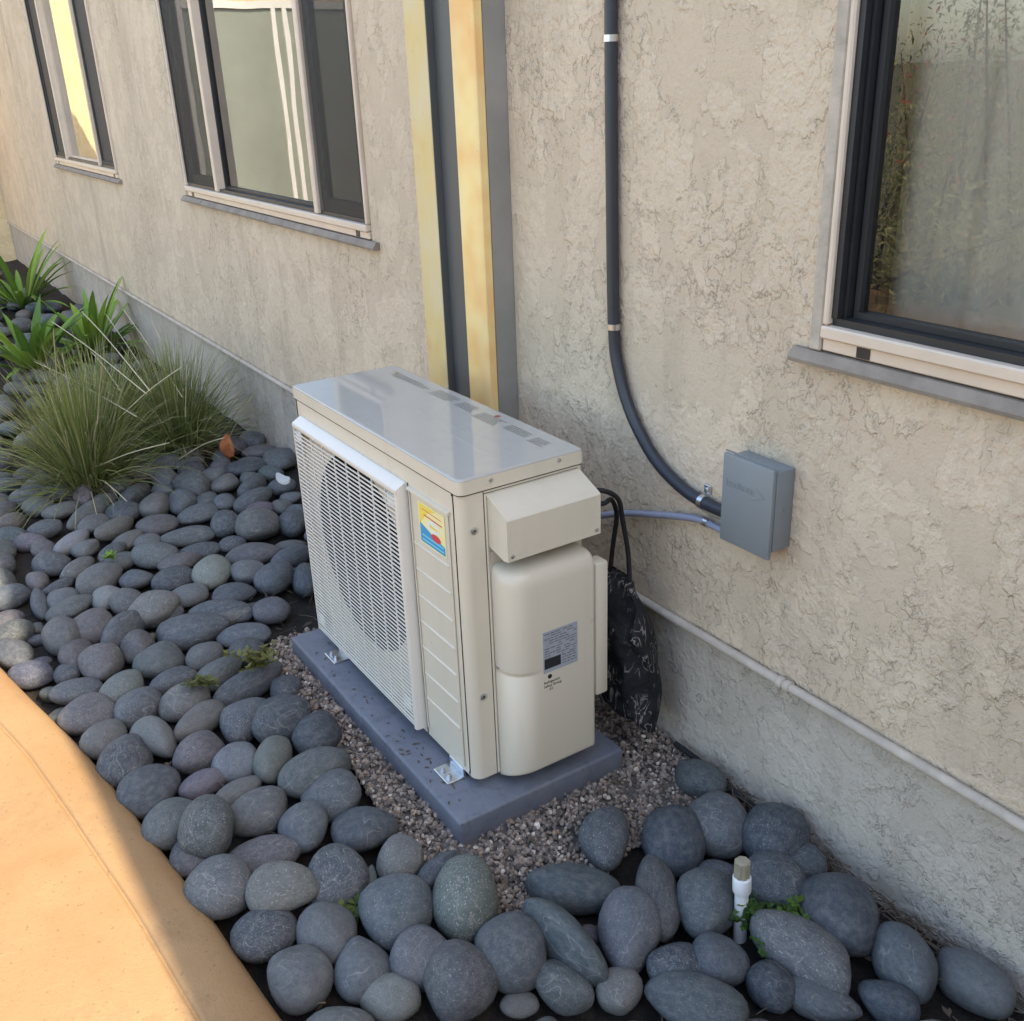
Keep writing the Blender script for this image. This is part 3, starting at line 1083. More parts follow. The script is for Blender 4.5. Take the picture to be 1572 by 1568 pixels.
# lid stands in the casing colour along its lip
lp = MB()
lv, lf = [], []
rr_ = [(-.0006, .7295), (-.0008, .7560)]
for d, z in rr_:
    lv += [(*inset(p, d), z) for p in lidp]
for k in range(n):
    lf.append((k, (k + 1) % n, n + (k + 1) % n, n + k))
lp.add(lv, lf)
lp.build('lid_lip', 'casing', lido, smooth=50)
gp = MB()
gp.prism([inset(p, -.0002) for p in lidp], 'z', .7272, .7279)
gp.build('lid_seam', 'gap', lido, smooth=0)
for (x, y, z) in ((AX1 + .0024, -.429, .746), (AX1 + .0024, -.272, .749)):
    MB().disc((x, y, z), (1, 0, 0), .0045, 10, .002).build('screw', 'screw', lido)
# shallow pressed ridges and printed warnings on the lid
rg = MB()
for (xa, ya, xb, yb) in ((-.50, -.345, -.30, -.345), (-.46, -.375, -.16, -.377), (-.33, -.335, -.15, -.337), (-.36, -.425, -.22, -.425)):
    rg.box(xa, xb, ya - .0012, ya + .0012, .7595, .7602)
rg.build('pressed_ridge', 'top', lido, smooth=0)


def print_block(mb, x0, x1, y0, y1, rows, z=.76005, fill=.85, dash=(.006, .02)):
    h = (y1 - y0) / rows
    for r_ in range(rows):
        x = x0
        yy = y0 + h * r_
        end = x1 - random.random() * (x1 - x0) * .25
        while x < end:
            L = random.uniform(*dash)
            mb.quad((x, yy, z), (min(x + L, end), yy, z), (min(x + L, end), yy + h * fill * .55, z), (x, yy + h * fill * .55, z))
            x += L + random.uniform(.002, .004)


pm = MB()
print_block(pm, -.80, -.62, -.262, -.240, 3)
pm.build('printed_warning', 'ink_grey', lido, smooth=0)['kind'] = 'stuff'
pm = MB()
print_block(pm, -.60, -.50, -.268, -.232, 5, dash=(.004, .012))
pm.build('printed_warning', 'ink_grey', lido, smooth=0)['kind'] = 'stuff'
pm = MB()
print_block(pm, -.48, -.40, -.268, -.235, 5, dash=(.004, .012))
pm.build('printed_warning', 'ink_grey', lido, smooth=0)['kind'] = 'stuff'
pm = MB()
print_block(pm, -.385, -.29, -.278, -.240, 6, dash=(.004, .012))
pm.build('printed_warning', 'ink_grey', lido, smooth=0)['kind'] = 'stuff'
pm = MB()
print_block(pm, -.275, -.19, -.268, -.240, 4, dash=(.004, .012))
pm.build('printed_warning', 'ink_grey', lido, smooth=0)['kind'] = 'stuff'
pm = MB()
print_block(pm, -.175, -.12, -.274, -.243, 5, dash=(.004, .01))
pm.build('printed_warning', 'ink_grey', lido, smooth=0)['kind'] = 'stuff'
MB().tube([(-.805, -.247, .7598), (-.805, -.247, .76005)], .010, 3).build('printed_emblem', 'ink_olive', lido, smooth=0)
ol = MB()
print_block(ol, -.79, -.745, -.268, -.262, 1)
ol.build('printed_emblem', 'ink_olive', lido, smooth=0)
MB().tube([(-.345, -.236, .7598), (-.345, -.236, .76006)], .007, 12).build('printed_emblem', 'ink_red', lido, smooth=0)

# grille tray
TX0, TX1, TZ0, TZ1, TP = -.845, -.280, .098, .690, .026
gr_ = empty('grille', (0, 0, 0))
gr_.parent = ac
gr_.location = (0, 0, 0)
fr = MB()
yo = AF - TP
# top: sloping brow
fr.prism([(AF + .001, TZ1), (AF - .004, TZ1 + .001), (yo, TZ1 - .012), (yo - .0015, TZ1 - .018), (yo + .001, TZ1 - .024), (AF + .001, TZ1 - .010)], 'x', TX0 + .006, TX1 - .002)
# right cheek
fr.prism([(TX1, AF + .001), (TX1 - .0015, yo + .004), (TX1 - .004, yo), (TX1 - .012, yo - .0005), (TX1 - .012, AF + .001)], 'z', TZ0 - .004, TZ1 - .0125)
# left cheek
fr.prism([(TX0, AF + .001), (TX0 + .002, yo + .003), (TX0 + .006, yo), (TX0 + .010, yo), (TX0 + .010, AF + .001)], 'z', TZ0, TZ1 - .0125)
# bottom rail
fr.prism([(AF + .001, TZ0), (yo + .002, TZ0), (yo, TZ0 + .003), (yo, TZ0 + .006), (AF + .001, TZ0 + .006)], 'x', TX0 + .0105, TX1 - .0125)
fo = fr.build('grille_frame', 'plastic', gr_, smooth=40)
nsl = 52
p_ = (TZ1 - .026 - (TZ0 + .010)) / nsl
first = None
for i in range(nsl):
    z = TZ0 + .012 + p_ * i
    if first is None:
        s = MB()
        poly = rounded([(yo + .001, z - .0022), (yo + .001, z + .0022), (yo + .0036, z + .0017), (yo + .0036, z - .0017)], .0006, 1)
        s.prism(poly, 'x', TX0 + .0095, TX1 - .0115)
        first = s.build('slat', 'plastic', gr_, smooth=0)
    else:
        share(first, 'slat', gr_, (0, 0, p_ * i))
firstr = None
for k in range(8):
    x = TX0 + .045 + k * .0655
    if firstr is None:
        firstr = MB().box(x - .0017, x + .0017, yo + .0032, yo + .006, TZ0 + .006, TZ1 - .024).build('rib', 'plastic', gr_, smooth=0)
    else:
        share(firstr, 'rib', gr_, (.0655 * k, 0, 0))
for (x, z) in ((TX0 + .028, TZ1 - .043), (TX1 - .040, TZ1 - .045), (TX0 + .028, TZ0 + .035), (TX1 - .045, TZ0 + .045)):
    MB().box(x - .018, x + .018, yo + .0040, yo + .008, z - .013, z + .013, .002, 1).build('grille_clip', 'plastic', gr_)
# dark strip standing in for shade in the gap right of the grille
MB().box(TX1 + .0005, TX1 + .0045, AF - .0008, AF + .002, TZ0 - .02, TZ1 + .001).build('gap_shade', 'gap', ac, smooth=0)

# service panel on the right of the front with pressed lines
pn = MB()
PX0, PX1 = -.270, -.118
pn.prism([(AF - .0002, .6855), (AF - .007, .684), (AF - .0075, .680), (AF - .0002, .676)], 'x', PX0 - .004, PX1 + .012)
pn.box(PX0 - .003, PX0 + .0005, AF - .0035, AF - .0002, .10, .676, .001, 1)
pn.box(PX1 + .001, PX1 + .007, AF - .0045, AF - .0002, .09, .676, .0015, 1)
pn.box(PX1 + .020, PX1 + .026, AF - .0030, AF - .0002, .09, .722, .0012, 1)
pno = pn.build('front_panel', 'casing', ac)
l0 = None
for z in (.563, .503, .441, .377, .313, .247, .182):
    if l0 is None:
        l0 = MB().prism([(AF - .0002, z - .0022), (AF - .0030, z), (AF - .0002, z + .0022)], 'x', PX0 + .003, PX1 - .004).build('pressed_line', 'casing', pno, smooth=0)
        z00 = z
    else:
        share(l0, 'pressed_line', pno, (0, 0, z - z00))

# sticker: yellow over blue with a red badge
SXA, SXB, SZA, SZB = -.236, -.130, .577, .667
stk = MB().box(SXA, SXB, AF - .0014, AF - .0002, SZA, SZB).build('sticker', 'st_pale', ac, smooth=0)
stk['label'] = 'small yellow and blue sticker with a red badge'
yy = AF - .0016


def patch_(name, pts, mat, yv=yy):
    m = MB()
    m.add([(p[0], yv, p[1]) for p in pts], [tuple(range(len(pts)))])
    return m.build(name, mat, stk, smooth=0)


patch_('printed_band', [(SXA + .003, SZB - .003), (SXA + .003, SZB - .050), (SXA + .016, SZB - .036), (SXA + .040, SZB - .014), (SXB - .03, SZB - .003)], 'st_yellow')
patch_('printed_band', [(SXA + .003, SZA + .003), (SXB - .003, SZA + .003), (SXB - .003, SZA + .022), (SXA + .06, SZA + .030), (SXA + .003, SZA + .045)], 'st_blue')
for k in range(2):
    patch_('printed_line', [(SXA + .010, SZA + .008 + k * .010), (SXB - .008, SZA + .008 + k * .009), (SXB - .008, SZA + .0115 + k * .009), (SXA + .010, SZA + .0115 + k * .010)], 'st_cyan', yy - .0002)
patch_('printed_line', [(SXA + .022, SZB - .0225), (SXB - .010, SZB - .024), (SXB - .010, SZB - .0265), (SXA + .022, SZB - .025)], 'st_red', yy - .0002)
patch_('printed_line', [(SXA + .015, SZB - .012), (SXB - .012, SZB - .013), (SXB - .012, SZB - .0145), (SXA + .015, SZB - .0135)], 'st_red', yy - .0002)
patch_('printed_badge', [(-.168 + .020 * math.cos(2 * math.pi * k / 20), .606 + .008 * math.sin(2 * math.pi * k / 20)) for k in range(20)], 'st_red', yy - .0003)
patch_('printed_shape', [(-.176 + .026 * math.cos(2 * math.pi * k / 20), .627 + .013 * math.sin(2 * math.pi * k / 20)) for k in range(20)], 'st_white', yy - .0002)
patch_('printed_line', [(-.193, .624), (-.160, .622), (-.160, .628), (-.193, .630)], 'st_yellow', yy - .0004)

# right side: seam, screws, junction cover, valve cover, rear flange
sm_ = MB()
sm_.box(AX1 - .002, AX1 + .0006, -.4466, -.4452, AZ0 + .001, .726)
sm_.box(AX1 - .002, AX1 + .0007, -.445, -.226, .7212, .7222)
sm_.build('casing_seam', 'gap', ac, smooth=0)
MB().box(AX1 - .002, AX1 + .003, -.4445, -.4405, AZ0 + .001, .720, .001, 1).build('seam_flange', 'casing', ac)
for z in (.653, .281):
    MB().disc((AX1 + .0003, -.470, z), (1, 0, 0), .0075, 14, .0035).build('screw', 'screw', ac)
    MB().disc((AX1 + .0036, -.470, z), (1, 0, 0), .003, 8, .0006).build('screw', 'gap', ac)

JY0, JY1 = -.440, -.222
jprof = [(AX1 + .0005, .7185), (AX1 + .010, .7145), (-.001, .6895), (.0015, .686), (.0015, .603), (-.0015, .601), (-.0025, .6035), (-.0025, .684), (AX1 + .009, .7085), (AX1 + .0005, .711)]
jm = MB().prism([(p[0], p[1]) for p in jprof], 'y', JY0, JY1)
# cheeks
for ya, yb in ((JY0, JY0 + .003), (JY1 - .003, JY1)):
    jm.prism([(AX1 + .0006, .7108), (AX1 + .009, .7083), (-.0026, .6838), (-.0026, .6030), (-.012, .600), (AX1 + .0006, .612)], 'y', ya + .0003, yb - .0003)
jo = jm.build('terminal_cover', 'casing', ac)
for y in (-.430, -.232):
    MB().disc((.0016, y, .613), (1, 0, 0), .004, 10, .002).build('screw', 'screw', jo)
MB().box(AX1 + .0006, AX1 + .004, -.436, -.226, .5775, .600).build('terminal_back', 'casing', ac, smooth=0)

# valve cover with big front radius, sloping shoulder and a crease
VY0, VY1 = -.4385, -.232
def valve_plan(d, seg=8):
    p = rounded([(AX1 + .0005, VY0 + d * .3), (.001 - d, VY0 + d), (.001 - d, VY1 - d * .4), (AX1 + .0005, VY1 - d * .4)], [0, .052 if d < .03 else .02, .012, 0], seg)
    # an extra point on the flat face so that the crease can fade out
    i_ = seg + 1
    a_, b_ = p[i_], p[i_ + 1]
    return p[:i_ + 1] + [(a_[0] + (b_[0] - a_[0]) * k_, a_[1] + (b_[1] - a_[1]) * k_) for k_ in (.12, .3)] + p[i_ + 1:]


vrings = [(.006, .098), (.001, .1005), (0, .106), (0, .327), (.0025, .331), (.0028, .336), (.0003, .342), (.0, .346), (0, .530), (.0015, .544), (.006, .556), (.014, .563), (.026, .568), (.040, .571)]
vm = MB()
base = valve_plan(0)
n = len(base)
vv, vf = [], []
for d, z in vrings:
    pl0 = valve_plan(0)
    crease = .328 < z < .344
    for qi, q in enumerate(valve_plan(d)):
        if crease:
            w_ = max(0, min(1, (-.375 - pl0[qi][1]) / .03))
            q = (pl0[qi][0] + (q[0] - pl0[qi][0]) * w_ * 1.6, pl0[qi][1] + (q[1] - pl0[qi][1]) * w_ * 1.6)
        # bottom edge and shoulder rise slightly towards the casing
        zz = z
        if z < .11:
            zz = z - .028 * (1 - min(1, (q[0] - AX1) / .068))
        vv.append((q[0], q[1], zz))
for i in range(len(vrings) - 1):
    for k in range(n - 1):
        vf.append((i * n + k, i * n + k + 1, (i + 1) * n + k + 1, (i + 1) * n + k))
vf.append(tuple((len(vrings) - 1) * n + k for k in range(n)))
vm.add(vv, vf)
vo = vm.build('valve_cover', 'casing', ac, smooth=50)
MB().disc((AX1 + .012, VY0 + .0005, .345), (.5, -1, 0), .0045, 10, .003).build('screw', 'screw', vo)
MB().box(-.040, -.001, -.2315, -.200, .222, .535, .005, 2).build('rear_flange', 'casing', ac)

# nameplate and printed marks on the valve cover
NP = .0012
npm = MB().box(NP - .0006, NP + .0003, -.3665, -.2815, .330, .425).build('nameplate', 'st_grey', vo, smooth=0)
npm['label'] = 'grey nameplate with fine print and a black block'
MB().box(NP + .0002, NP + .0006, -.364, -.324, .339, .362).build('printed_block', 'ink', npm, smooth=0)
nm = MB()
for r_ in range(11):
    z = .420 - r_ * .0056
    y = -.363
    while y < -.285:
        L = random.uniform(.004, .014)
        if random.random() < .72:
            nm.quad((NP + .0005, y, z), (NP + .0005, min(y + L, -.284), z), (NP + .0005, min(y + L, -.284), z - .0021), (NP + .0005, y, z - .0021))
        y += L + .002
for r_ in range(4):
    z = .360 - r_ * .0062
    y = -.320
    while y < -.287:
        L = random.uniform(.004, .010)
        nm.quad((NP + .0005, y, z), (NP + .0005, min(y + L, -.285), z), (NP + .0005, min(y + L, -.285), z - .0022), (NP + .0005, y, z - .0022))
        y += L + .003
nm.build('fine_print', 'ink_grey', npm, smooth=0)
tm = MB()
tm.tube([(NP - .0002, -.3515, .3195), (NP + .0002, -.3515, .3195)], .0052, 14)
X_ = (NP - .0001)
text_on(tm, 'Refrigerant', .0088, (X_, -.3665, .3045), (0, 1, 0), (0, 0, 1), (1, 0, 0), .0002)
text_on(tm, 'Safety Group', .0082, (X_, -.3665, .2955), (0, 1, 0), (0, 0, 1), (1, 0, 0), .0002)
text_on(tm, 'A1', .0088, (X_, -.354, .2865), (0, 1, 0), (0, 0, 1), (1, 0, 0), .0002)
tm.build('printed_text', 'ink', vo, smooth=0)

# mounting feet
for xf in (-.742, -.150):
    ft = MB()
    ft.box(xf - .032, xf + .032, -.540, -.492, .0555, .0595, .001, 1)
    ft.box(xf - .030, xf + .030, -.500, -.494, .0600, .0785, .001, 1)
    fo_ = ft.build('foot', 'zinc', ac)
    for dx in (-.014, .012):
        b_ = MB()
        b_.tube([(xf + dx, -.526, .0597), (xf + dx, -.526, .0655)], .0075, 6)
        b_.tube([(xf + dx, -.526, .0656), (xf + dx, -.526, .0695)], .0038, 8)
        b_.build('bolt', 'zinc', fo_)
for xf in (-.742, -.150):
    MB().box(xf - .032, xf + .032, -.222, -.180, .0555, .0775, .001, 1).build('foot', 'zinc', ac)

# ================================================================== BLACK BAG
bag = empty('fabric_bag', (-.07, -.10, .08))
tag(bag, 'black drawstring bag with pale brush stroke print hanging behind the air conditioner', 'bag')
YB = -.098
prof = [(.435, -.132, -.062, .006), (.425, -.136, -.052, .012), (.400, -.140, -.034, .018), (.365, -.141, .000, .026), (.330, -.142, .016, .032), (.285, -.142, .024, .036), (.23, -.142, .027, .038), (.18, -.142, .029, .038), (.14, -.141, .032, .034), (.115, -.138, .034, .028), (.100, -.120, .034, .016), (.094, -.09, .030, .004)]
bv, bf = [], []
nb = 56
_p = []
for i in range(len(prof) - 1):
    for q in range(3):
        _p.append(tuple(prof[i][j] + (prof[i + 1][j] - prof[i][j]) * q / 3 for j in range(4)))
prof = _p + [prof[-1]]
for i, (z, xa, xb, th) in enumerate(prof):
    for k in range(nb):
        a = 2 * math.pi * k / nb
        ca, sa = math.cos(a), math.sin(a)
        x = (xa + xb) / 2 + (xb - xa) / 2 * math.copysign(abs(ca) ** .7, ca)
        y = YB + th * math.copysign(abs(sa) ** .8, sa)
        dz = -.10 * (x + .05) * (1 if z < .15 else 0)
        wv_ = (.014 * mnoise.noise((x * 16, z * 14, k * .1)) + .007 * math.sin(x * 95 + z * 30 + 4 * mnoise.noise((x * 9, z * 9, 2)))) * (1 if th > .008 else .3)
        bv.append((x + wv_ * .6, y + wv_ * 1.6 * (1 if sa < 0 else .3), z + dz * .5 + (.008 * math.sin(a * 3) if i == 0 else 0)))
for i in range(len(prof) - 1):
    for k in range(nb):
        bf.append((i * nb + k, i * nb + (k + 1) % nb, (i + 1) * nb + (k + 1) % nb, (i + 1) * nb + k))
bf.append(tuple(range(nb)))
bf.append(tuple((len(prof) - 1) * nb + k for k in range(nb)))
MB().add(bv, bf).build('sack', 'bag', bag, smooth=80)
for pts in ([(-.060, -.205, .668), (-.035, -.185, .672), (-.052, -.135, .635), (-.068, -.11, .575), (-.064, -.098, .50), (-.058, -.097, .43)],
            [(-.060, -.205, .640), (-.035, -.185, .645), (-.068, -.140, .630), (-.088, -.11, .58), (-.112, -.10, .50), (-.125, -.098, .43)]):
    MB().tube(spline(pts, 8), .0052, 8).build('drawstring', 'cord', bag, smooth=60)

# ================================================================== PVC RISER
rs = empty('pipe_riser', (.474, -.269, -.03))
tag(rs, 'short white plastic pipe riser standing among the stones near the wall', 'pipe')
RX, RY = .474, -.269
MB().tube([(RX + .004, RY, -.05), (RX, RY, .085)], .0125, 18).build('pipe', 'pvc', rs)
MB().tube([(RX, RY, .080), (RX, RY, .083), (RX - .002, RY, .112), (RX - .002, RY, .115)], [.0150, .0168, .0168, .0150], 18).build('coupling', 'pvc', rs)
pg = MB()
pts = []
for k in range(24):
    a = 2 * math.pi * k / 24
    rr2 = .0145 if k % 3 else .0128
    pts.append((RX - .003 + rr2 * math.cos(a), RY + rr2 * math.sin(a)))
pg.prism(pts, 'z', .1155, .147)
pg.tube([(RX - .003, RY, .1475), (RX - .003, RY, .150)], [.0125, .0105], 16)
pg.build('plug', 'plug', rs, smooth=30)

# ================================================================== STONES
# (x, y, half width, half height, tilt) of each stone's outline, read from enlarged views of the photograph
VA = (40, 940, .3955, [(140, 95, 75, 78, 0), (255, 60, 85, 68, -10), (200, 165, 68, 62, -25), (372, 75, 95, 60, -30), (290, 200, 80, 75, 0), (440, 135, 68, 66, -20), (495, 10, 110, 50, 0), (645, 75, 138, 66, 3), (755, 15, 115, 45, 5), (520, 185, 98, 72, -5), (695, 170, 75, 55, -15), (845, 95, 100, 45, 5), (850, 155, 75, 55, 0), (575, 265, 92, 52, -12), (750, 240, 92, 58, -20), (160, 235, 55, 38, 0), (375, 300, 92, 65, -20), (195, 310, 95, 50, 0), (440, 370, 105, 75, -15), (610, 350, 98, 70, -15), (865, 280, 140, 58, -15), (240, 395, 105, 72, 0), (670, 425, 110, 62, -22), (845, 420, 100, 85, -30), (995, 415, 118, 90, -20), (305, 495, 90, 72, -20), (497, 490, 95, 68, 55), (665, 545, 100, 80, -10), (820, 575, 90, 75, -10), (955, 575, 95, 70, -65), (1130, 475, 100, 80, -15), (385, 580, 110, 85, -15), (480, 690, 120, 90, -8), (690, 665, 95, 55, -5), (1120, 625, 140, 90, -15), (830, 700, 95, 50, -15), (1195, 715, 120, 95, 0), (570, 820, 120, 95, -20), (705, 820, 105, 112, 20), (905, 775, 118, 90, -10), (1075, 840, 95, 98, 10), (1320, 840, 128, 88, 0), (660, 940, 100, 80, 0), (930, 945, 140, 75, 3), (755, 1075, 125, 122, 20), (990, 1075, 142, 95, 5), (1200, 1020, 120, 125, 0), (1455, 955, 92, 90, 0), (925, 1260, 125, 100, 5), (1175, 1250, 115, 118, -20), (1440, 1160, 140, 135, -10), (1060, 1415, 135, 118, 20), (1300, 1390, 118, 115, -10), (1400, 1490, 125, 85, 20), (1335, 1065, 30, 78, 15)])
VB = (440, 1200, .3308, [(710, 420, 120, 80, -30), (835, 555, 155, 180, 10), (620, 830, 140, 150, -25), (795, 935, 180, 180, 0), (1045, 800, 165, 170, 20), (1285, 740, 245, 115, 45), (1330, 500, 215, 110, 5), (1470, 270, 115, 140, 0), (1290, 950, 140, 110, 25), (1540, 975, 110, 100, 0), (1080, 1040, 90, 55, 0)])
VC = (960, 1060, .3817, [(300, 360, 105, 75, 20), (370, 545, 130, 118, 0), (195, 610, 140, 125, 40), (595, 590, 130, 130, 20), (720, 700, 90, 90, 40), (130, 830, 85, 165, -12), (370, 740, 80, 65, 0), (320, 860, 115, 135, 0), (590, 780, 140, 120, 30), (850, 905, 165, 148, 40), (715, 1050, 210, 120, 20), (1125, 1095, 145, 115, 50), (1400, 1175, 155, 108, 20), (210, 1115, 125, 100, 0), (370, 1095, 120, 105, 20), (280, 1260, 200, 115, 10), (790, 1255, 150, 72, 0), (1060, 1255, 120, 85, 10), (590, 1195, 110, 90, 20), (20, 960, 125, 165, 10)])
VD = (40, 700, .2806, [(765, 125, 70, 60, 0), (910, 160, 95, 75, 20), (1025, 105, 75, 48, -10), (1200, 65, 120, 50, 0), (1090, 150, 80, 52, -10), (1240, 165, 90, 60, -35), (1400, 165, 75, 55, 0), (1240, 240, 115, 55, -15), (750, 190, 60, 40, 10), (855, 250, 75, 65, 0), (985, 245, 65, 45, -10), (1090, 255, 62, 48, -10), (710, 270, 85, 70, -15), (600, 210, 90, 55, -25), (505, 160, 80, 50, -5), (310, 220, 55, 55, -40), (200, 295, 100, 50, -8), (340, 320, 130, 45, -25), (530, 310, 95, 60, 0), (110, 400, 95, 55, 0), (370, 375, 90, 55, -10), (935, 320, 110, 50, -5), (1090, 365, 75, 80, 0), (1260, 375, 125, 95, 0), (1400, 280, 60, 45, 0), (1465, 365, 80, 85, 0), (1450, 230, 60, 40, 0), (480, 400, 110, 55, -20), (720, 380, 110, 60, 0), (250, 480, 105, 52, -15), (90, 510, 62, 58, 0), (890, 440, 140, 55, 0), (555, 465, 90, 50, -15), (665, 470, 75, 45, 0), (320, 510, 75, 58, -10), (470, 540, 85, 50, -25), (945, 520, 115, 42, 0), (1125, 480, 80, 40, 0), (1240, 540, 155, 62, 3), (1445, 495, 85, 40, 0), (140, 590, 95, 70, 0), (695, 545, 120, 72, 5), (520, 580, 85, 55, -10), (850, 580, 115, 55, -10), (1440, 560, 120, 60, -15), (280, 625, 105, 58, -20), (1015, 635, 105, 85, -10), (1210, 640, 100, 65, 0), (395, 680, 130, 80, -12), (600, 675, 92, 60, 0), (800, 675, 118, 75, 0), (1360, 665, 115, 85, -25), (1530, 670, 70, 90, 0), (175, 720, 90, 38, -10), (445, 775, 85, 65, 0), (900, 760, 105, 65, -5), (1130, 765, 120, 68, 0), (195, 790, 90, 60, 0), (545, 800, 90, 70, 0), (690, 835, 145, 98, -5), (235, 835, 125, 62, -5), (1065, 865, 165, 70, 8), (1340, 845, 100, 72, 0), (75, 810, 45, 75, 0), (60, 690, 60, 60, 0)])
VE = (40, 340, .2806, [(1270, 1190, 70, 45, 0), (1280, 1262, 95, 45, 0), (1415, 1300, 90, 60, 0), (1240, 1330, 85, 45, 0), (900, 1325, 80, 35, -10), (150, 465, 45, 30, 0), (350, 470, 50, 28, 0), (240, 520, 50, 30, 0), (400, 505, 40, 25, 0), (80, 530, 40, 28, 0), (110, 860, 60, 38, 0)])
# stones with a look of their own: (view, index) -> (colour, speckle, label)
GREY = [(.125, .138, .152), (.105, .119, .138), (.145, .152, .158), (.118, .133, .136), (.158, .156, .150), (.088, .100, .116), (.138, .130, .138), (.072, .084, .100)]
SPECIAL = {
    ('B', 1): ((.17, .20, .175), .95, 'dark green stone with bright white speckles in front of the pad corner'),
    ('A', 33): ((.19, .165, .20), .3, 'small purple tinted oval pebble near the path edge'),
    ('A', 27): ((.165, .148, .165), .5, 'purplish pebble with a pale ring vein on its face'),
    ('A', 28): ((.20, .215, .24), .25, 'pale blue grey rounded pebble beside the ring veined pebble'),
    ('A', 29): ((.185, .20, .18), .25, 'greenish egg shaped pebble standing on end left of the gravel'),
    ('A', 45): ((.205, .205, .185), .6, 'pale olive grey pebble resting on top of its neighbours by the path'),
    ('A', 16): ((.19, .215, .205), .7, 'pale green angular pebble in the middle of the stone bed'),
    ('A', 54): ((.18, .21, .195), .1, 'thin upright green grey sliver of stone between two large pebbles'),
    ('A', 47): ((.21, .21, .20), .8, 'light grey speckled pebble at the gravel edge left of the pad corner'),
    ('A', 53): ((.24, .25, .23), .5, 'light grey pebble cut by the bottom edge of the picture'),
    ('A', 26): ((.20, .21, .21), .2, 'slim grey pebble lying at a steep slant near the path'),
    ('A', 40): ((.145, .165, .185), .2, 'bluish ridged pebble with a blunt crest in front of the gravel'),
    ('A', 50): ((.13, .155, .175), .4, 'large smooth blue grey stone left of the speckled green stone'),
    ('B', 5): ((.10, .125, .135), .1, 'long flat dark slab of stone lying diagonally in front of the gravel'),
    ('B', 6): ((.085, .108, .12), .1, 'wide dark flat stone half sunk in the gravel'),
    ('B', 2): ((.17, .172, .195), .4, 'lilac grey pebble with a short crack near the bottom edge'),
    ('B', 3): ((.115, .118, .13), .4, 'big dark pointed stone at the bottom of the picture'),
    ('C', 10): ((.165, .168, .175), .6, 'large long oval stone below the white riser pipe'),
    ('C', 9): ((.085, .098, .118), .1, 'large dark slate blue stone between the weeds and the wall'),
    ('C', 7): ((.115, .135, .15), .4, 'upright dark pebble just left of the white riser pipe'),
    ('C', 0): ((.10, .118, .125), .5, 'small flat dark stone alone on the gravel against the wall'),
    ('C', 19): ((.16, .172, .20), .4, 'tall pale blue grey stone facing the camera beside the diagonal slab'),
    ('C', 5): ((.12, .125, .13), .4, 'narrow dark stone standing upright left of the riser pipe'),
    ('D', 46): ((.27, .29, .25), .6, 'pale greenish round pebble left of the air conditioner grille'),
    ('D', 29): ((.28, .28, .31), .6, 'pale lilac granite pebble near the grass clumps'),
    ('D', 54): ((.27, .28, .28), .5, 'whitish pebble with a dark streak near the left edge'),
    ('D', 59): ((.21, .21, .20), .5, 'broad pale brown grey pebble lying on top in the middle of the bed'),
    ('D', 23): ((.155, .155, .15), .4, 'round flat faced grey pebble left of the grille'),
    ('D', 15): ((.20, .18, .21), .2, 'small mauve pebble under the grass tips'),
    ('D', 62): ((.15, .145, .165), .4, 'dark violet grey pebble beside the bare soil left of the pad'),
}


def rock_shape(seed, sub=3):
    bm = bmesh.new()
    bmesh.ops.create_icosphere(bm, subdivisions=sub, radius=1)
    rs_ = random.Random(seed)
    off = Vector((rs_.uniform(-50, 50), rs_.uniform(-50, 50), rs_.uniform(-50, 50)))
    egg = rs_.uniform(-.22, .22)
    flat = rs_.uniform(.0, .25)
    cuts = [(Vector((rs_.gauss(0, 1), rs_.gauss(0, 1), rs_.gauss(0, .6))).normalized(), rs_.uniform(.66, .92)) for _ in range(rs_.choice((1, 2, 3, 4, 5)))]
    for v in bm.verts:
        p = v.co.copy()
        k = 1 + 0.20 * mnoise.noise(p * .9 + off) + .08 * mnoise.noise(p * 2.2 + off) + .018 * mnoise.noise(p * 6 + off)
        q = p * k
        q.y *= 1 + egg * p.x
        q.z *= 1 + egg * .5 * p.x
        for nv, d in cuts:
            e = q.dot(nv) - d
            if e > 0:
                q -= nv * e * .72
        if q.z > 1 - flat * .5:
            q.z = (1 - flat * .5) + (q.z - (1 - flat * .5)) * .4
        v.co = q
    # soften and normalise so that the outline keeps its measured size
    for _ in range(2):
        bmesh.ops.smooth_vert(bm, verts=bm.verts, factor=.5, use_axis_x=True, use_axis_y=True, use_axis_z=True)
    mx = [max(abs(v.co[i]) for v in bm.verts) for i in range(3)]
    for v in bm.verts:
        for i in range(3):
            v.co[i] /= (mx[i] * .985)
    me = bpy.data.meshes.new('pebble')
    bm.to_mesh(me)
    bm.free()
    me.polygons.foreach_set('use_smooth', [True] * len(me.polygons))
    me.materials.append(MAT['pebble'])
    return me


SHAPES = [rock_shape(100 + i) for i in range(26)]
SLAB = rock_shape(910)
rocks = []      # x, y, a, b, ang, z-top
NROCK = 0


def zone_label(p):
    if p.x < -3.6:
        return ('far back by broad leaved plants', 'pebbles far back by the broad leaved plants')
    if p.x < -1.75:
        return (('just below the grass clumps' if p.x < -2.2 else ('beside the air conditioner grille' if p.y > -.55 else 'at the far end of the bed')), 'pebbles between grass and air conditioner')
    if p.y > -.42 and p.x > -.05:
        return ('by the wall near the white riser', 'pebbles by the wall near the riser')
    if p.x > -.12:
        return ('in front of the pad corner', 'pebbles in front of the pad corner')
    if p.y - edge_y(p.x) < .24:
        return ('along the tan path edge', 'pebbles along the path edge')
    return ('in mid bed left of the pad', 'pebbles left of the pad')


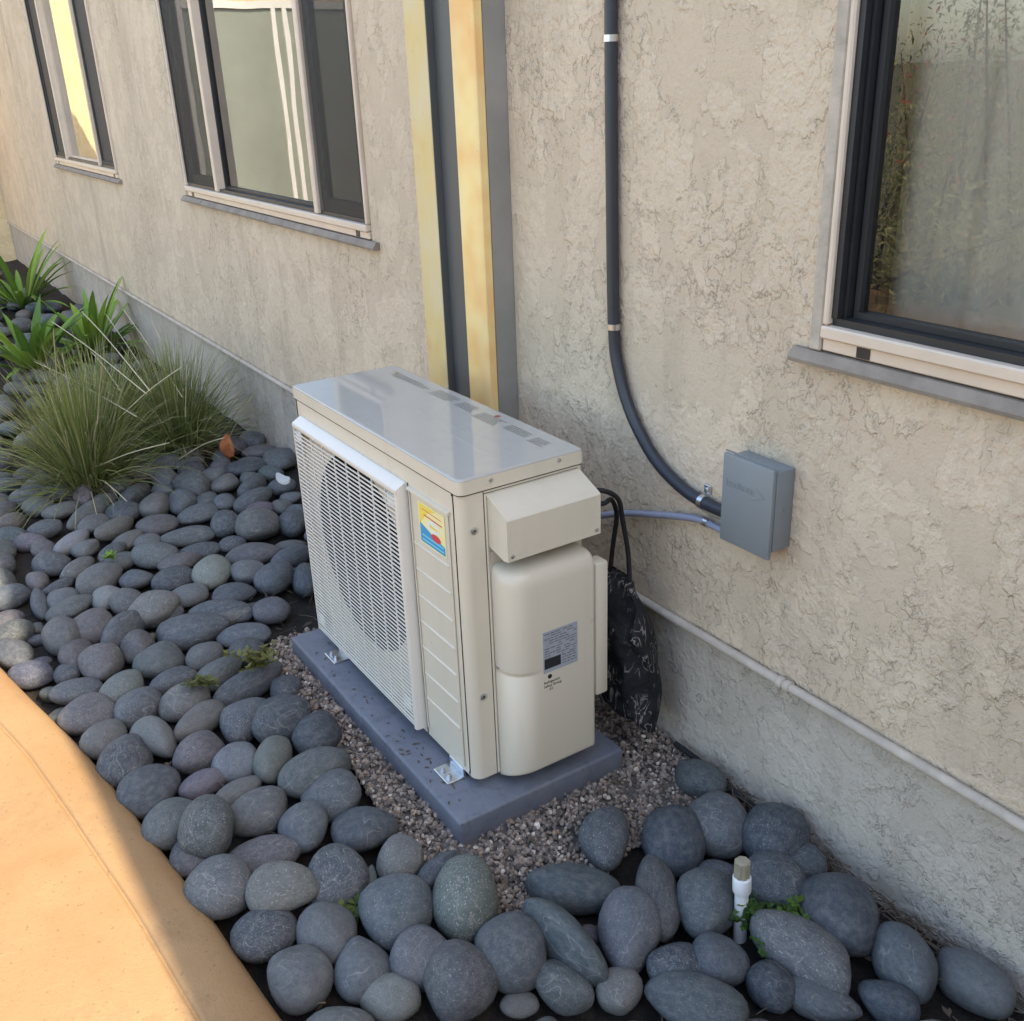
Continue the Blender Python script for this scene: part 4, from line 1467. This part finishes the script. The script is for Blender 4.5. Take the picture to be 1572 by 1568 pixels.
def in_view(p, mg=40):
    d = p - CAM
    z = d.dot(_f)
    if z < .1:
        return False
    x, y = 786 + FPX * d.dot(_r) / z, 784 - FPX * d.dot(_u) / z
    return -mg < x < 1572 + mg and -mg < y < 1568 + mg


HIDDEN = []


def tint_word(col):
    m = sum(col) / 3
    r_, g_, b_ = (c / m for c in col)
    tone = 'dark ' if m < .098 else ('pale ' if m > .138 else '')
    if b_ > 1.055:
        return tone + 'blue grey'
    if r_ > 1.012:
        return tone + 'brown grey'
    if g_ > 1.005 and b_ < 1.02:
        return tone + 'green grey'
    return tone + 'grey'


def add_rock(p, a, b, c, ang, col, spk, label=None, group=None, shape=None):
    shp = shape or random.choice(SHAPES)
    rot = (random.uniform(-.10, .10), random.uniform(-.10, .10), ang + (math.pi if random.random() < .5 else 0))
    rocks.append((p.x, p.y, a, b, ang, p.z + c))
    if not label and not in_view(p):
        HIDDEN.append((p, rot, (a, b, c), shp, col))
        return None
    o = bpy.data.objects.new('pebble', shp)
    COL.objects.link(o)
    o.location = p
    o.rotation_euler = rot
    o.scale = (a, b, c)
    kk = .80 if not label else .74
    o.color = (col[0] * kk * .97, col[1] * kk, col[2] * kk, spk)
    zl = zone_label(p)
    size = 'small' if a < .05 else ('large' if a > .085 else 'mid sized')
    form = 'slim ' if a / b > 1.75 else ('round ' if a / b < 1.15 else '')
    speck = 'speckled ' if spk > .55 else ''
    tag(o, label or '%s %s%s%s pebble %s' % (size, form, speck, tint_word(col), zl[0]), 'pebble', group or (None if label else zl[1]))
    return o


def place_outline(px, py, rx, ry, deg, col, spk, label, shape=None, lift=0.0):
    base = on_z(px, py, .02)
    dist = (base - CAM).dot(_f)
    m = dist / FPX
    rx, ry = rx * m * 1.05, ry * m * 1.05
    vd = (base - CAM).normalized()
    phi = math.asin(-vd.z)
    rt = Vector((vd.y, -vd.x, 0)).normalized()
    fw = Vector((vd.x, vd.y, 0)).normalized()
    th = R(deg)
    # outline covariance in (right, up); image y runs down
    ca, sa = math.cos(th), math.sin(th)
    Srr = rx * rx * ca * ca + ry * ry * sa * sa
    Suu = rx * rx * sa * sa + ry * ry * ca * ca
    Sru = -(rx * rx - ry * ry) * ca * sa
    c = min(.84 * math.sqrt(Suu), .95 * math.sqrt(Srr))
    c = max(c, .5 * math.sqrt(Suu))
    sp, cp = math.sin(phi), math.cos(phi)
    Sff = max((Suu - cp * cp * c * c) / (sp * sp), (.45 * math.sqrt(Srr)) ** 2)
    Srf = Sru / sp
    Srf = max(-.8, min(.8, Srf / math.sqrt(Srr * Sff))) * math.sqrt(Srr * Sff)
    ev, evec = np.linalg.eigh(np.array([[Srr, Srf], [Srf, Sff]]))
    a, b = math.sqrt(ev[1]), math.sqrt(ev[0])
    v = rt * float(evec[0, 1]) + fw * float(evec[1, 1])
    ang = math.atan2(v.y, v.x)
    zc = -.012 + c * .72 + lift
    p = on_z(px, py, zc)
    if p.y > -.02 - .5 * b:
        p.y = -.02 - .5 * b
    return add_rock(p, a, b, c, ang, col, spk, label, None, shape)


for key, (ox, oy, s, lst) in dict(A=VA, B=VB, C=VC, D=VD, E=VE).items():
    for i, (x, y, rx, ry, dg) in enumerate(lst):
        spc = SPECIAL.get((key, i))
        if spc:
            col, spk, lab = spc
        else:
            col = random.choice(GREY)
            k = random.uniform(.85, 1.18)
            col = tuple(c * k for c in col)
            if key == 'C':
                col = (col[0] * .85, col[1] * .90, col[2] * .97)
            spk, lab = random.choice((.1, .25, .4, .6)), None
        place_outline(ox + s * x, oy + s * y, rx * s, ry * s, dg, col, spk, lab, SLAB if (key, i) in (('B', 5),) else None, {('A', 38): .035, ('A', 45): .028}.get((key, i), 0.0))

# gravel patch round the pad, in world metres
GP = [(-1.02, -.60), (-.90, -.66), (-.72, -.655), (-.54, -.65), (-.36, -.655), (-.20, -.67), (-.05, -.70), (.06, -.64), (.13, -.63), (.22, -.63), (.24, -.50), (.24, -.40), (.20, -.30), (.26, -.22), (.24, -.06), (.10, -.002), (-1.0, -.002), (-1.0, -.45)]


def in_poly(x, y, P):
    r_ = False
    j = len(P) - 1
    for i in range(len(P)):
        xi, yi = P[i]
        xj, yj = P[j]
        if (yi > y) != (yj > y) and x < (xj - xi) * (y - yi) / (yj - yi) + xi:
            r_ = not r_
        j = i
    return r_


def clear(x, y, rad, k):
    for (rx_, ry_, a, b, ang, zt) in rocks:
        dx, dy = x - rx_, y - ry_
        if abs(dx) > .4 or abs(dy) > .4:
            continue
        u_ = dx * math.cos(ang) + dy * math.sin(ang)
        v_ = -dx * math.sin(ang) + dy * math.cos(ang)
        if (u_ / (a + rad * k)) ** 2 + (v_ / (b + rad * k)) ** 2 < 1:
            return False
    return True


# fill what the outlines leave open: beds further back, beyond the frame edges and small stones in the gaps
def fill(x0, x1, tries, r0, r1, k, zoff=0.0, limit=999, cond=None, maxy=-.05):
    cnt = 0
    for _ in range(tries):
        if cnt >= limit:
            break
        x = random.uniform(x0, x1)
        rr2 = random.uniform(r0, r1)
        lo = edge_y(x) + rr2 * .75
        y = random.uniform(lo, maxy - rr2 * .6)
        if in_poly(x, y, GP) or (-.95 < x < .02 and -.60 < y < -.12):
            continue
        if -1.35 < x < -.95 and y > -.56:
            continue
        if .70 > x > .40 and y > -.30:
            continue
        if x > .55 and y > -.20 and random.random() < .7:
            continue
        if cond and not cond(x, y):
            continue
        if not clear(x, y, rr2, k):
            continue
        a = rr2 * random.uniform(1.0, 1.35)
        b = rr2 * random.uniform(.78, 1.0)
        c = rr2 * random.uniform(.55, .75)
        col = tuple(q * random.uniform(.85, 1.1) for q in random.choice(GREY))
        add_rock(Vector((x, y, zoff + c * .6 - .015)), a, b, c, random.uniform(0, math.pi), col, random.choice((.1, .3, .5)))
        cnt += 1
    return cnt


nf = []
vis = lambda x, y: in_view(Vector((x, y, .03)), 10)
hid = lambda x, y: not vis(x, y)
nf.append(fill(-1.9, 1.15, 2500, .050, .066, .80, limit=25, cond=vis))
nf.append(fill(-2.9, -1.2, 3500, .045, .062, .72, limit=40, cond=vis))
nf.append(fill(-7.6, -2.7, 6000, .055, .080, .72, limit=55, cond=vis))
nf.append(fill(-1.6, 1.0, 2500, .020, .032, .55, zoff=-.012, limit=34, cond=vis))
nf.append(fill(-8.5, 3.5, 9000, .050, .075, .75, limit=420, cond=hid))
hv, hf = [], []
for p, rot, scl, shp, col in HIDDEN:
    Mx = Matrix.LocRotScale(p, __import__('mathutils').Euler(rot), Vector(scl))
    o_ = len(hv)
    hv += [tuple(Mx @ v.co) for v in shp.vertices]
    hf += [tuple(i + o_ for i in q.vertices) for q in shp.polygons]
if hv:
    hm = MB().add(hv, hf).build('pebble_bed', 'pebble', origin=(1.5, -.5, 0), smooth=180)
    hm.color = (.14, .145, .15, .3)
    tag(hm, 'rest of the grey pebble bed beyond the picture edges', 'pebbles', kind='stuff')
print('fill', nf, 'rocks', len(rocks))

# ------------------------------------------------------------------ gravel (uncountable)
ico = bmesh.new()
bmesh.ops.create_icosphere(ico, subdivisions=1, radius=1)
iv = np.array([v.co[:] for v in ico.verts])
if_ = np.array([[v.index for v in f.verts] for f in ico.faces])
ico.free()
PAL = np.array([(.25, .22, .20), (.17, .15, .14), (.34, .30, .27), (.12, .11, .105), (.48, .45, .41), (.28, .22, .18), (.21, .19, .19), (.60, .58, .55)])
PW = np.array([.24, .22, .12, .18, .05, .10, .07, .02])
pts = []
while len(pts) < 10500:
    x, y = rng.uniform(-1.03, .27), rng.uniform(-.72, -.004)
    if not in_poly(x, y, GP):
        continue
    if -.93 < x < -.05 and -.55 < y < -.20:
        continue
    pts.append((x, y))
gn = len(pts)
gvv = np.zeros((gn, len(iv), 3))
gcc = np.zeros((gn, len(iv), 4))
for i, (x, y) in enumerate(pts):
    s = rng.uniform(.0034, .0068) * (1.25 if rng.random() < .12 else 1)
    sc = s * rng.uniform(.65, 1.25, 3)
    q = rng.normal(size=4)
    q /= np.linalg.norm(q)
    a, b, c, d = q
    Rm = np.array([[1 - 2 * (c * c + d * d), 2 * (b * c - a * d), 2 * (b * d + a * c)], [2 * (b * c + a * d), 1 - 2 * (b * b + d * d), 2 * (c * d - a * b)], [2 * (b * d - a * c), 2 * (c * d + a * b), 1 - 2 * (b * b + c * c)]])
    jit = iv * (1 + rng.uniform(-.22, .22, (len(iv), 1)))
    base_z = .001 + .012 * mnoise.noise((x * 6, y * 6, 2)) + rng.uniform(-.005, .005)
    gvv[i] = (jit * sc) @ Rm.T + np.array([x, y, base_z])
    col = PAL[rng.choice(len(PAL), p=PW)] * rng.uniform(.8, 1.2)
    gcc[i, :, :3] = col * np.array([1.0, .93, .84])
    gcc[i, :, 3] = 1
gff = (if_[None] + (np.arange(gn) * len(iv))[:, None, None]).reshape(-1, 3)
gm = bpy.data.meshes.new('gravel')
gm.from_pydata(gvv.reshape(-1, 3).tolist(), [], gff.tolist())
gm.update()
go = bpy.data.objects.new('gravel', gm)
gm.materials.append(MAT['gravel'])
COL.objects.link(go)
colored(go, gcc.reshape(-1, 4))
tag(go, 'fine brown grey crushed gravel spread round the equipment pad', 'gravel', kind='stuff')
# compacted bed below the gravel
gb = MB()
gb.add([(x, y, -.004) for x, y in GP], [tuple(range(len(GP)))])
tag(gb.build('gravel_bed', simple('gravel_fines', (.10, .088, .08), .95, var=.4, vscale=120, bmp=.8, bscale=200), smooth=0), kind='structure')


# ------------------------------------------------------------------ grasses and plants
def blades(specs):
    """specs: list of (base, dir, length, width, droop, colour); thin curved strips"""
    V, F, C = [], [], []
    for base, d, L, wd, droop, col in specs:
        d = Vector(d).normalized()
        side = d.cross(Vector((0, 0, 1)))
        if side.length < 1e-3:
            side = Vector((1, 0, 0))
        side.normalize()
        ang = random.uniform(-.9, .9)
        side = (side * math.cos(ang) + d.cross(side) * math.sin(ang))
        p = Vector(base)
        o = len(V)
        ns = 5
        dd = d.copy()
        for i in range(ns + 1):
            t = i / ns
            ww = wd * (1 - t) ** .6 * .5
            if i == ns:
                V.append(tuple(p))
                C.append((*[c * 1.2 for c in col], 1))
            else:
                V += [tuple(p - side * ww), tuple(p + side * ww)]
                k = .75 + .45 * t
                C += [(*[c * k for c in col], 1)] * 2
            p = p + dd * (L / ns)
            dd = (dd + Vector((0, 0, -droop * (.4 + t)))).normalized()
        for i in range(ns - 1):
            F.append((o + 2 * i, o + 2 * i + 1, o + 2 * i + 3, o + 2 * i + 2))
        F.append((o + 2 * (ns - 1), o + 2 * (ns - 1) + 1, o + 2 * ns))
    return V, F, C


def grass_clump(loc, nb_, h, spread, label, lean=(0, 0)):
    root = empty('grass_clump', loc)
    tag(root, label, 'grass', 'ornamental grass clumps')
    GC = [(.15, .20, .05), (.19, .23, .06), (.11, .16, .045), (.26, .27, .09), (.17, .20, .07), (.42, .38, .20), (.22, .24, .10)]
    sp = []
    for _ in range(nb_):
        a = random.uniform(0, 2 * math.pi)
        rr2 = abs(random.gauss(0, .05))
        tilt = min(1.4, abs(random.gauss(.35, .48)))
        b0 = Vector((loc[0] + rr2 * math.cos(a), loc[1] + rr2 * math.sin(a), loc[2]))
        d = Vector((math.cos(a) * math.sin(tilt) * spread + lean[0], math.sin(a) * math.sin(tilt) * spread + lean[1], math.cos(tilt)))
        sp.append((b0, d, h * random.uniform(.45, 1.12), random.uniform(.0034, .0068), random.uniform(.08, .42), random.choice(GC)))
    V, F, C = blades(sp)
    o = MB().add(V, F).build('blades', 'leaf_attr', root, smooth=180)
    colored(o, C)
    o['kind'] = 'stuff'
    # dry thatch round the foot
    sp = []
    for _ in range(nb_ // 5):
        a = random.uniform(0, 2 * math.pi)
        b0 = Vector((loc[0] + random.gauss(0, .07), loc[1] + random.gauss(0, .07), loc[2] + .03))
        sp.append((b0, (math.cos(a), math.sin(a), random.uniform(-.05, .35)), random.uniform(.12, .30), .0035, random.uniform(.05, .25), random.choice([(.20, .16, .09), (.13, .10, .055), (.26, .22, .13)])))
    V, F, C = blades(sp)
    o = MB().add(V, F).build('thatch', 'leaf_attr', root, smooth=180)
    colored(o, C)
    o['kind'] = 'stuff'
    return root


def stalk(root, pxs, zlist=None):
    """long pale seed stalk as a part, through given points"""
    o = MB().tube(spline(pxs, 6), [.0021] * (6 * (len(pxs) - 1)) + [.0010], 5).build('stalk', simple_straw, root, smooth=80)
    return o


simple_straw = simple('pale_straw', (.46, .42, .28), .7, var=.15, vscale=30)
c1 = grass_clump((-2.80, -.34, -.01), 1050, .52, .9, 'green grass clump closest to the wall behind the orange leaf')
c2 = grass_clump((-2.62, -.76, -.01), 1200, .55, 1.05, 'wide green grass clump spilling over pebbles at the left edge')
c3 = grass_clump((-3.05, -.58, -.01), 800, .52, 1.0, 'green grass clump between the other two, full of pale stalks')


def pt(px, py, Y):
    d = ray(px, py)
    return CAM + d * ((Y - CAM.y) / d.y)


for root, P in ((c3, [(290, 600, -.52), (230, 555, -.50), (162, 500, -.52), (76, 492, -.54)]), ):
    pass
for root, a, b in ((c1, (265, 640, -.36), (162, 482, -.34)), (c1, (280, 610, -.34), (188, 474, -.30)), (c1, (282, 600, -.3), (232, 492, -.26)), (c1, (285, 640, -.36), (288, 560, -.36)), (c3, (225, 605, -.6), (78, 493, -.62)), (c3, (230, 600, -.58), (125, 478, -.56)), (c3, (210, 640, -.6), (52, 555, -.66)), (c3, (175, 650, -.62), (280, 563, -.5)), (c2, (150, 650, -.74), (158, 560, -.74)), (c2, (115, 640, -.76), (95, 540, -.78)), (c2, (95, 660, -.8), (82, 505, -.8)), (c2, (140, 700, -.74), (152, 640, -.72)), (c2, (130, 725, -.76), (260, 680, -.60)), (c2, (60, 770, -.86), (150, 715, -.74)), (c2, (145, 732, -.72), (195, 770, -.72)), (c1, (275, 705, -.42), (345, 672, -.28)), (c2, (60, 645, -.8), (165, 640, -.6)), (c1, (150, 640, -.5), (255, 650, -.4)), (c3, (185, 600, -.55), (140, 540, -.55)), (c2, (118, 735, -.8), (100, 660, -.84))):
    A, B = pt(*a), pt(*b)
    mid = A.lerp(B, .55) + Vector((0, 0, .012))
    stalk(root, [A, mid, B])


def strap_plant(loc, nl, L, label, lean):
    root = empty('strap_leaf_plant', loc)
    tag(root, label, 'plant', 'broad leaved plants by the far wall')
    greens = [(.15, .27, .04), (.11, .21, .035), (.22, .33, .05), (.08, .16, .03)]
    for i in range(nl):
        a = 2 * math.pi * i / nl * 2.4 + random.uniform(-.3, .3)
        tilt = random.uniform(.35, 1.25)
        d = Vector((math.cos(a) * math.sin(tilt) + lean[0], math.sin(a) * math.sin(tilt) + lean[1], math.cos(tilt))).normalized()
        side = d.cross(Vector((0, 0, 1))).normalized()
        LL = L * random.uniform(.65, 1.1)
        wd = random.uniform(.040, .060)
        p = Vector(loc) + Vector((math.cos(a), math.sin(a), 0)) * .02
        V, F, C = [], [], []
        ns = 8
        dd = d.copy()
        col = random.choice(greens)
        for s_ in range(ns + 1):
            t = s_ / ns
            ww = wd * .5 * min(1, (.55 + 1.3 * t)) * (1 - max(0, t - .6) / .4) ** .7
            up = side.cross(dd).normalized()
            V += [tuple(p - side * ww + up * ww * .35), tuple(p), tuple(p + side * ww + up * ww * .35)]
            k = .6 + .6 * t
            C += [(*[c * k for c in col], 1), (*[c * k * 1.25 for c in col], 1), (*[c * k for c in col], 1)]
            p = p + dd * (LL / ns)
            dd = (dd + Vector((0, 0, -.10 * (.3 + 1.4 * t)))).normalized()
        for s_ in range(ns):
            q = 3 * s_
            F += [(q, q + 1, q + 4, q + 3), (q + 1, q + 2, q + 5, q + 4)]
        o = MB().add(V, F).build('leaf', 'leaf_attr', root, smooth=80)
        colored(o, C)
    return root


strap_plant((-6.75, -.36, -.02), 26, .66, 'broad leaved green plant farthest back against the wall', (0.05, -.10))
strap_plant((-4.95, -.24, -.02), 34, .50, 'broad leaved green plant between wall and grass, right one of the nearer pair', (0.0, -.05))
strap_plant((-4.7, -.62, -.02), 34, .50, 'broad leaved yellowish plant at the left picture edge behind the grass', (0.0, -.1))


# small weeds
def weed(loc, nst, L, label, green, lie=(0, 0), leafw=.014):
    root = empty('weed', loc)
    tag(root, label, 'weed')
    for i in range(nst):
        a = random.uniform(0, 2 * math.pi)
        el = random.uniform(.35, 1.2)
        d = Vector((math.cos(a) * math.cos(el) + lie[0], math.sin(a) * math.cos(el) + lie[1], math.sin(el))).normalized()
        LL = L * random.uniform(.5, 1.1)
        P0 = Vector(loc)
        pts_ = [P0 + d * LL * t + Vector((0, 0, -.35 * LL * t * t)) for t in (0, .25, .5, .75, 1)]
        V, F, C = [], [], []
        tb = MB().tube(pts_, [.0018, .0016, .0014, .0011, .0008], 5)
        V += tb.v
        F += tb.f
        C += [(*[c * 1.1 for c in green], 1)] * len(tb.v)
        for k in range(14):
            t = random.uniform(.15, 1)
            p = P0 + d * LL * t + Vector((0, 0, -.35 * LL * t * t))
            b2 = random.uniform(0, 2 * math.pi)
            e = Vector((math.cos(b2), math.sin(b2), random.uniform(-.2, .7))).normalized()
            s = e.cross(Vector((0, 0, 1))).normalized()
            ll = random.uniform(.6, 1.3) * leafw * 1.5
            o = len(V)
            V += [tuple(p), tuple(p + e * ll * .5 + s * ll * .26), tuple(p + e * ll), tuple(p + e * ll * .5 - s * ll * .26)]
            F.append((o, o + 1, o + 2, o + 3))
            gk = random.uniform(.6, 1.5)
            C += [(*[c * gk for c in green], 1)] * 4
        o = MB().add(V, F).build('stem', 'leaf_attr', root, smooth=0)
        colored(o, C)
    return root


weed((.505, -.262, .0), 20, .13, 'bright green leafy weed growing at the foot of the riser pipe', (.045, .10, .02), (.12, .30))
weed((.545, -.185, .02), 9, .09, 'small sprig of leafy weed drooping over the dark slate stone', (.075, .14, .025), (.1, .3))
weed((-.80, -.72, .07), 12, .11, 'flat olive green weed sprawled across the pebbles left of the pad', (.12, .12, .03), (.15, .35))
weed((-.83, -.86, .06), 7, .06, 'tiny yellow green weed sprig among pebbles left of the pad', (.10, .11, .03), (.1, .2))
weed((.045, -.845, .0), 8, .07, 'mossy green weed tuft between foreground pebbles', (.09, .12, .03))
weed((.10, -.80, .0), 6, .06, 'small green weed tuft beside the lilac grey pebble', (.10, .14, .03))
weed((-1.75, -.86, .05), 4, .05, 'single bright green seedling among the pebbles below the grass', (.16, .30, .03))

# orange dead leaf, standing on the stones
lf_ = MB()
LC = pt(354, 684, -.20)
for i in range(9):
    t = i / 8
    wd = .034 * math.sin(math.pi * (.06 + .9 * t)) ** .8
    z = LC.z - .055 + .11 * t
    bow = .012 * math.sin(t * 3)
    sx = Vector((.75, .66, 0))
    c = Vector((LC.x + bow, LC.y - bow, z))
    lf_.v += [tuple(c - sx * wd + Vector((.012, -.012, 0))), tuple(c), tuple(c + sx * wd + Vector((.012, -.012, 0)))]
for i in range(8):
    q = 3 * i
    lf_.f += [(q, q + 1, q + 4, q + 3), (q + 1, q + 2, q + 5, q + 4)]
lfo = lf_.build('dead_leaf', 'leaf_orange', origin=(LC.x, LC.y, LC.z - .055), smooth=80)
sol = lfo.modifiers.new('thickness', 'SOLIDIFY')
sol.thickness = .0012
tag(lfo, 'curled orange brown dead leaf standing on pebbles by the grass', 'leaf')

# pale scrap on a pebble near the unit
sc_ = pt(432, 733, -.36)
m_ = MB()
for k_ in range(14):
    a_ = 2 * math.pi * k_ / 14
    m_.v.append((sc_.x + .042 * math.cos(a_), sc_.y + .016 * math.sin(a_) + .010 * math.cos(a_) ** 2, sc_.z + .006 * math.sin(a_ * 2)))
m_.v = m_.v + [(x_, y_, z_ - .008) for x_, y_, z_ in m_.v]
m_.f = [tuple(range(14)), tuple(range(14, 28))] + [(i_, (i_ + 1) % 14, 14 + (i_ + 1) % 14, 14 + i_) for i_ in range(14)]
tag(m_.build('stone_chip', 'paper', origin=(sc_.x, sc_.y, sc_.z)), 'white flat chip lying on a pebble beside the air conditioner', 'chip')

# twigs and litter along the wall (uncountable)
tw = MB()
for _ in range(520):
    if random.random() < .6:
        x, y = random.uniform(.18, 1.0), -.012 - abs(random.gauss(0, .05))
    elif random.random() < .5:
        x, y = random.uniform(-1.5, -.93), random.uniform(-.60, -.25)
    else:
        x, y = random.uniform(-.6, 1.0), random.uniform(-1.0, -.2)
        if in_poly(x, y, GP) or y < edge_y(x) + .03 or (-.95 < x < .02 and -.6 < y < -.12):
            continue
    a = random.uniform(0, math.pi) if random.random() < .5 else random.gauss(0, .4)
    L = random.uniform(.02, .085)
    z = random.uniform(-.005, .02)
    d = Vector((math.cos(a), math.sin(a), random.uniform(-.1, .22))) * L
    p0 = Vector((x, y, z))
    if p0.y + d.y > -.006:
        d.y = -.006 - p0.y
    tw.tube([p0, p0 + d * .5 + Vector((0, 0, random.uniform(-.004, .008))), p0 + d], random.uniform(.0007, .0016), 4, cap=False)
for _ in range(260):
    onpad = random.random() < .16
    if onpad:
        x, y, z = random.uniform(-.9, -.02), random.choice((random.uniform(-.572, -.505), random.uniform(-.572, -.53))), .0562
    else:
        x, y, z = random.uniform(-1.6, 1.0), random.uniform(-1.05, -.03), random.uniform(-.012, .012)
        if y < edge_y(x) + .03 or (-.95 < x < .02 and -.6 < y < -.12):
            continue
        if in_poly(x, y, GP):
            z = .012
    a = random.uniform(0, math.pi)
    L = random.uniform(.004, .009) if onpad else random.uniform(.006, .020)
    e = Vector((math.cos(a), math.sin(a), random.uniform(0, .12) if onpad else random.uniform(-.2, .3)))
    q = Vector((-math.sin(a), math.cos(a), .1))
    p0 = Vector((x, y, z))
    tw.add([p0 - e * L, p0 + q * L * .35 + Vector((0, 0, L * .15)), p0 + e * L, p0 - q * L * .35 + Vector((0, 0, L * .15))], [(0, 1, 2, 3)])
tag(tw.build('twig_litter', 'twig', origin=(.5, -.05, 0)), 'dry brown twigs and needles littering the soil by the wall', 'twigs', kind='stuff')
# ragged strip of black edging at the foot of the wall by the gravel
eg = MB()
eg.tube(spline([(.02, -.020, .02), (.10, -.022, .022), (.17, -.026, .018), (.24, -.024, .012), (.34, -.02, .004)], 8), .007, 8)
tag(eg.build('edging_strip', 'cord', origin=(.15, -.02, 0)), 'thin black plastic edging strip between gravel and wall', 'edging')

# ================================================================== SHRUB ACROSS THE WALK (seen in the right window)
sh = empty('shrub', (-2.75, -4.6, -.07))
tag(sh, 'loose green shrub with reddish flowers reflected in the right window', 'shrub')
tk = MB()
tips = []
for i in range(26):
    a = random.uniform(0, 2 * math.pi)
    e = random.uniform(.45, 1.35)
    L = random.uniform(1.4, 2.8)
    d = Vector((math.cos(a) * math.cos(e), math.sin(a) * math.cos(e), math.sin(e)))
    p0 = Vector((-2.75 + random.gauss(0, .35), -4.6 + random.gauss(0, .15), -.07))
    pts_ = [p0 + d * L * t + Vector((0, 0, -.15 * t * t)) for t in (0, .3, .6, 1)]
    tk.tube(pts_, [.022, .016, .010, .004], 6)
    tips.append(pts_)
tk.build('trunk', 'bark', sh)
V, F, C = [], [], []
for _ in range(24000):
    pts_ = random.choice(tips)
    t = random.uniform(.25, 1.05)
    p = pts_[0].lerp(pts_[-1], t) + Vector((random.gauss(0, .16), random.gauss(0, .16), random.gauss(0, .12)))
    e = Vector((random.gauss(0, 1), random.gauss(0, 1), random.gauss(.2, .8))).normalized()
    s = e.cross(Vector((random.random(), random.random(), 1))).normalized()
    ll = random.uniform(.025, .065)
    o = len(V)
    V += [tuple(p), tuple(p + e * ll * .5 + s * ll * .14), tuple(p + e * ll), tuple(p + e * ll * .5 - s * ll * .14)]
    F.append((o, o + 1, o + 2, o + 3))
    if random.random() < .09 and p.z > .9:
        cc = (.45, .06, .05)
    else:
        cc = random.choice([(.20, .24, .09), (.28, .30, .13), (.12, .16, .06), (.42, .38, .18)])
    C += [(*cc, 1)] * 4
co = MB().add(V, F).build('crown', 'leaf_attr', sh, smooth=0)
colored(co, C)
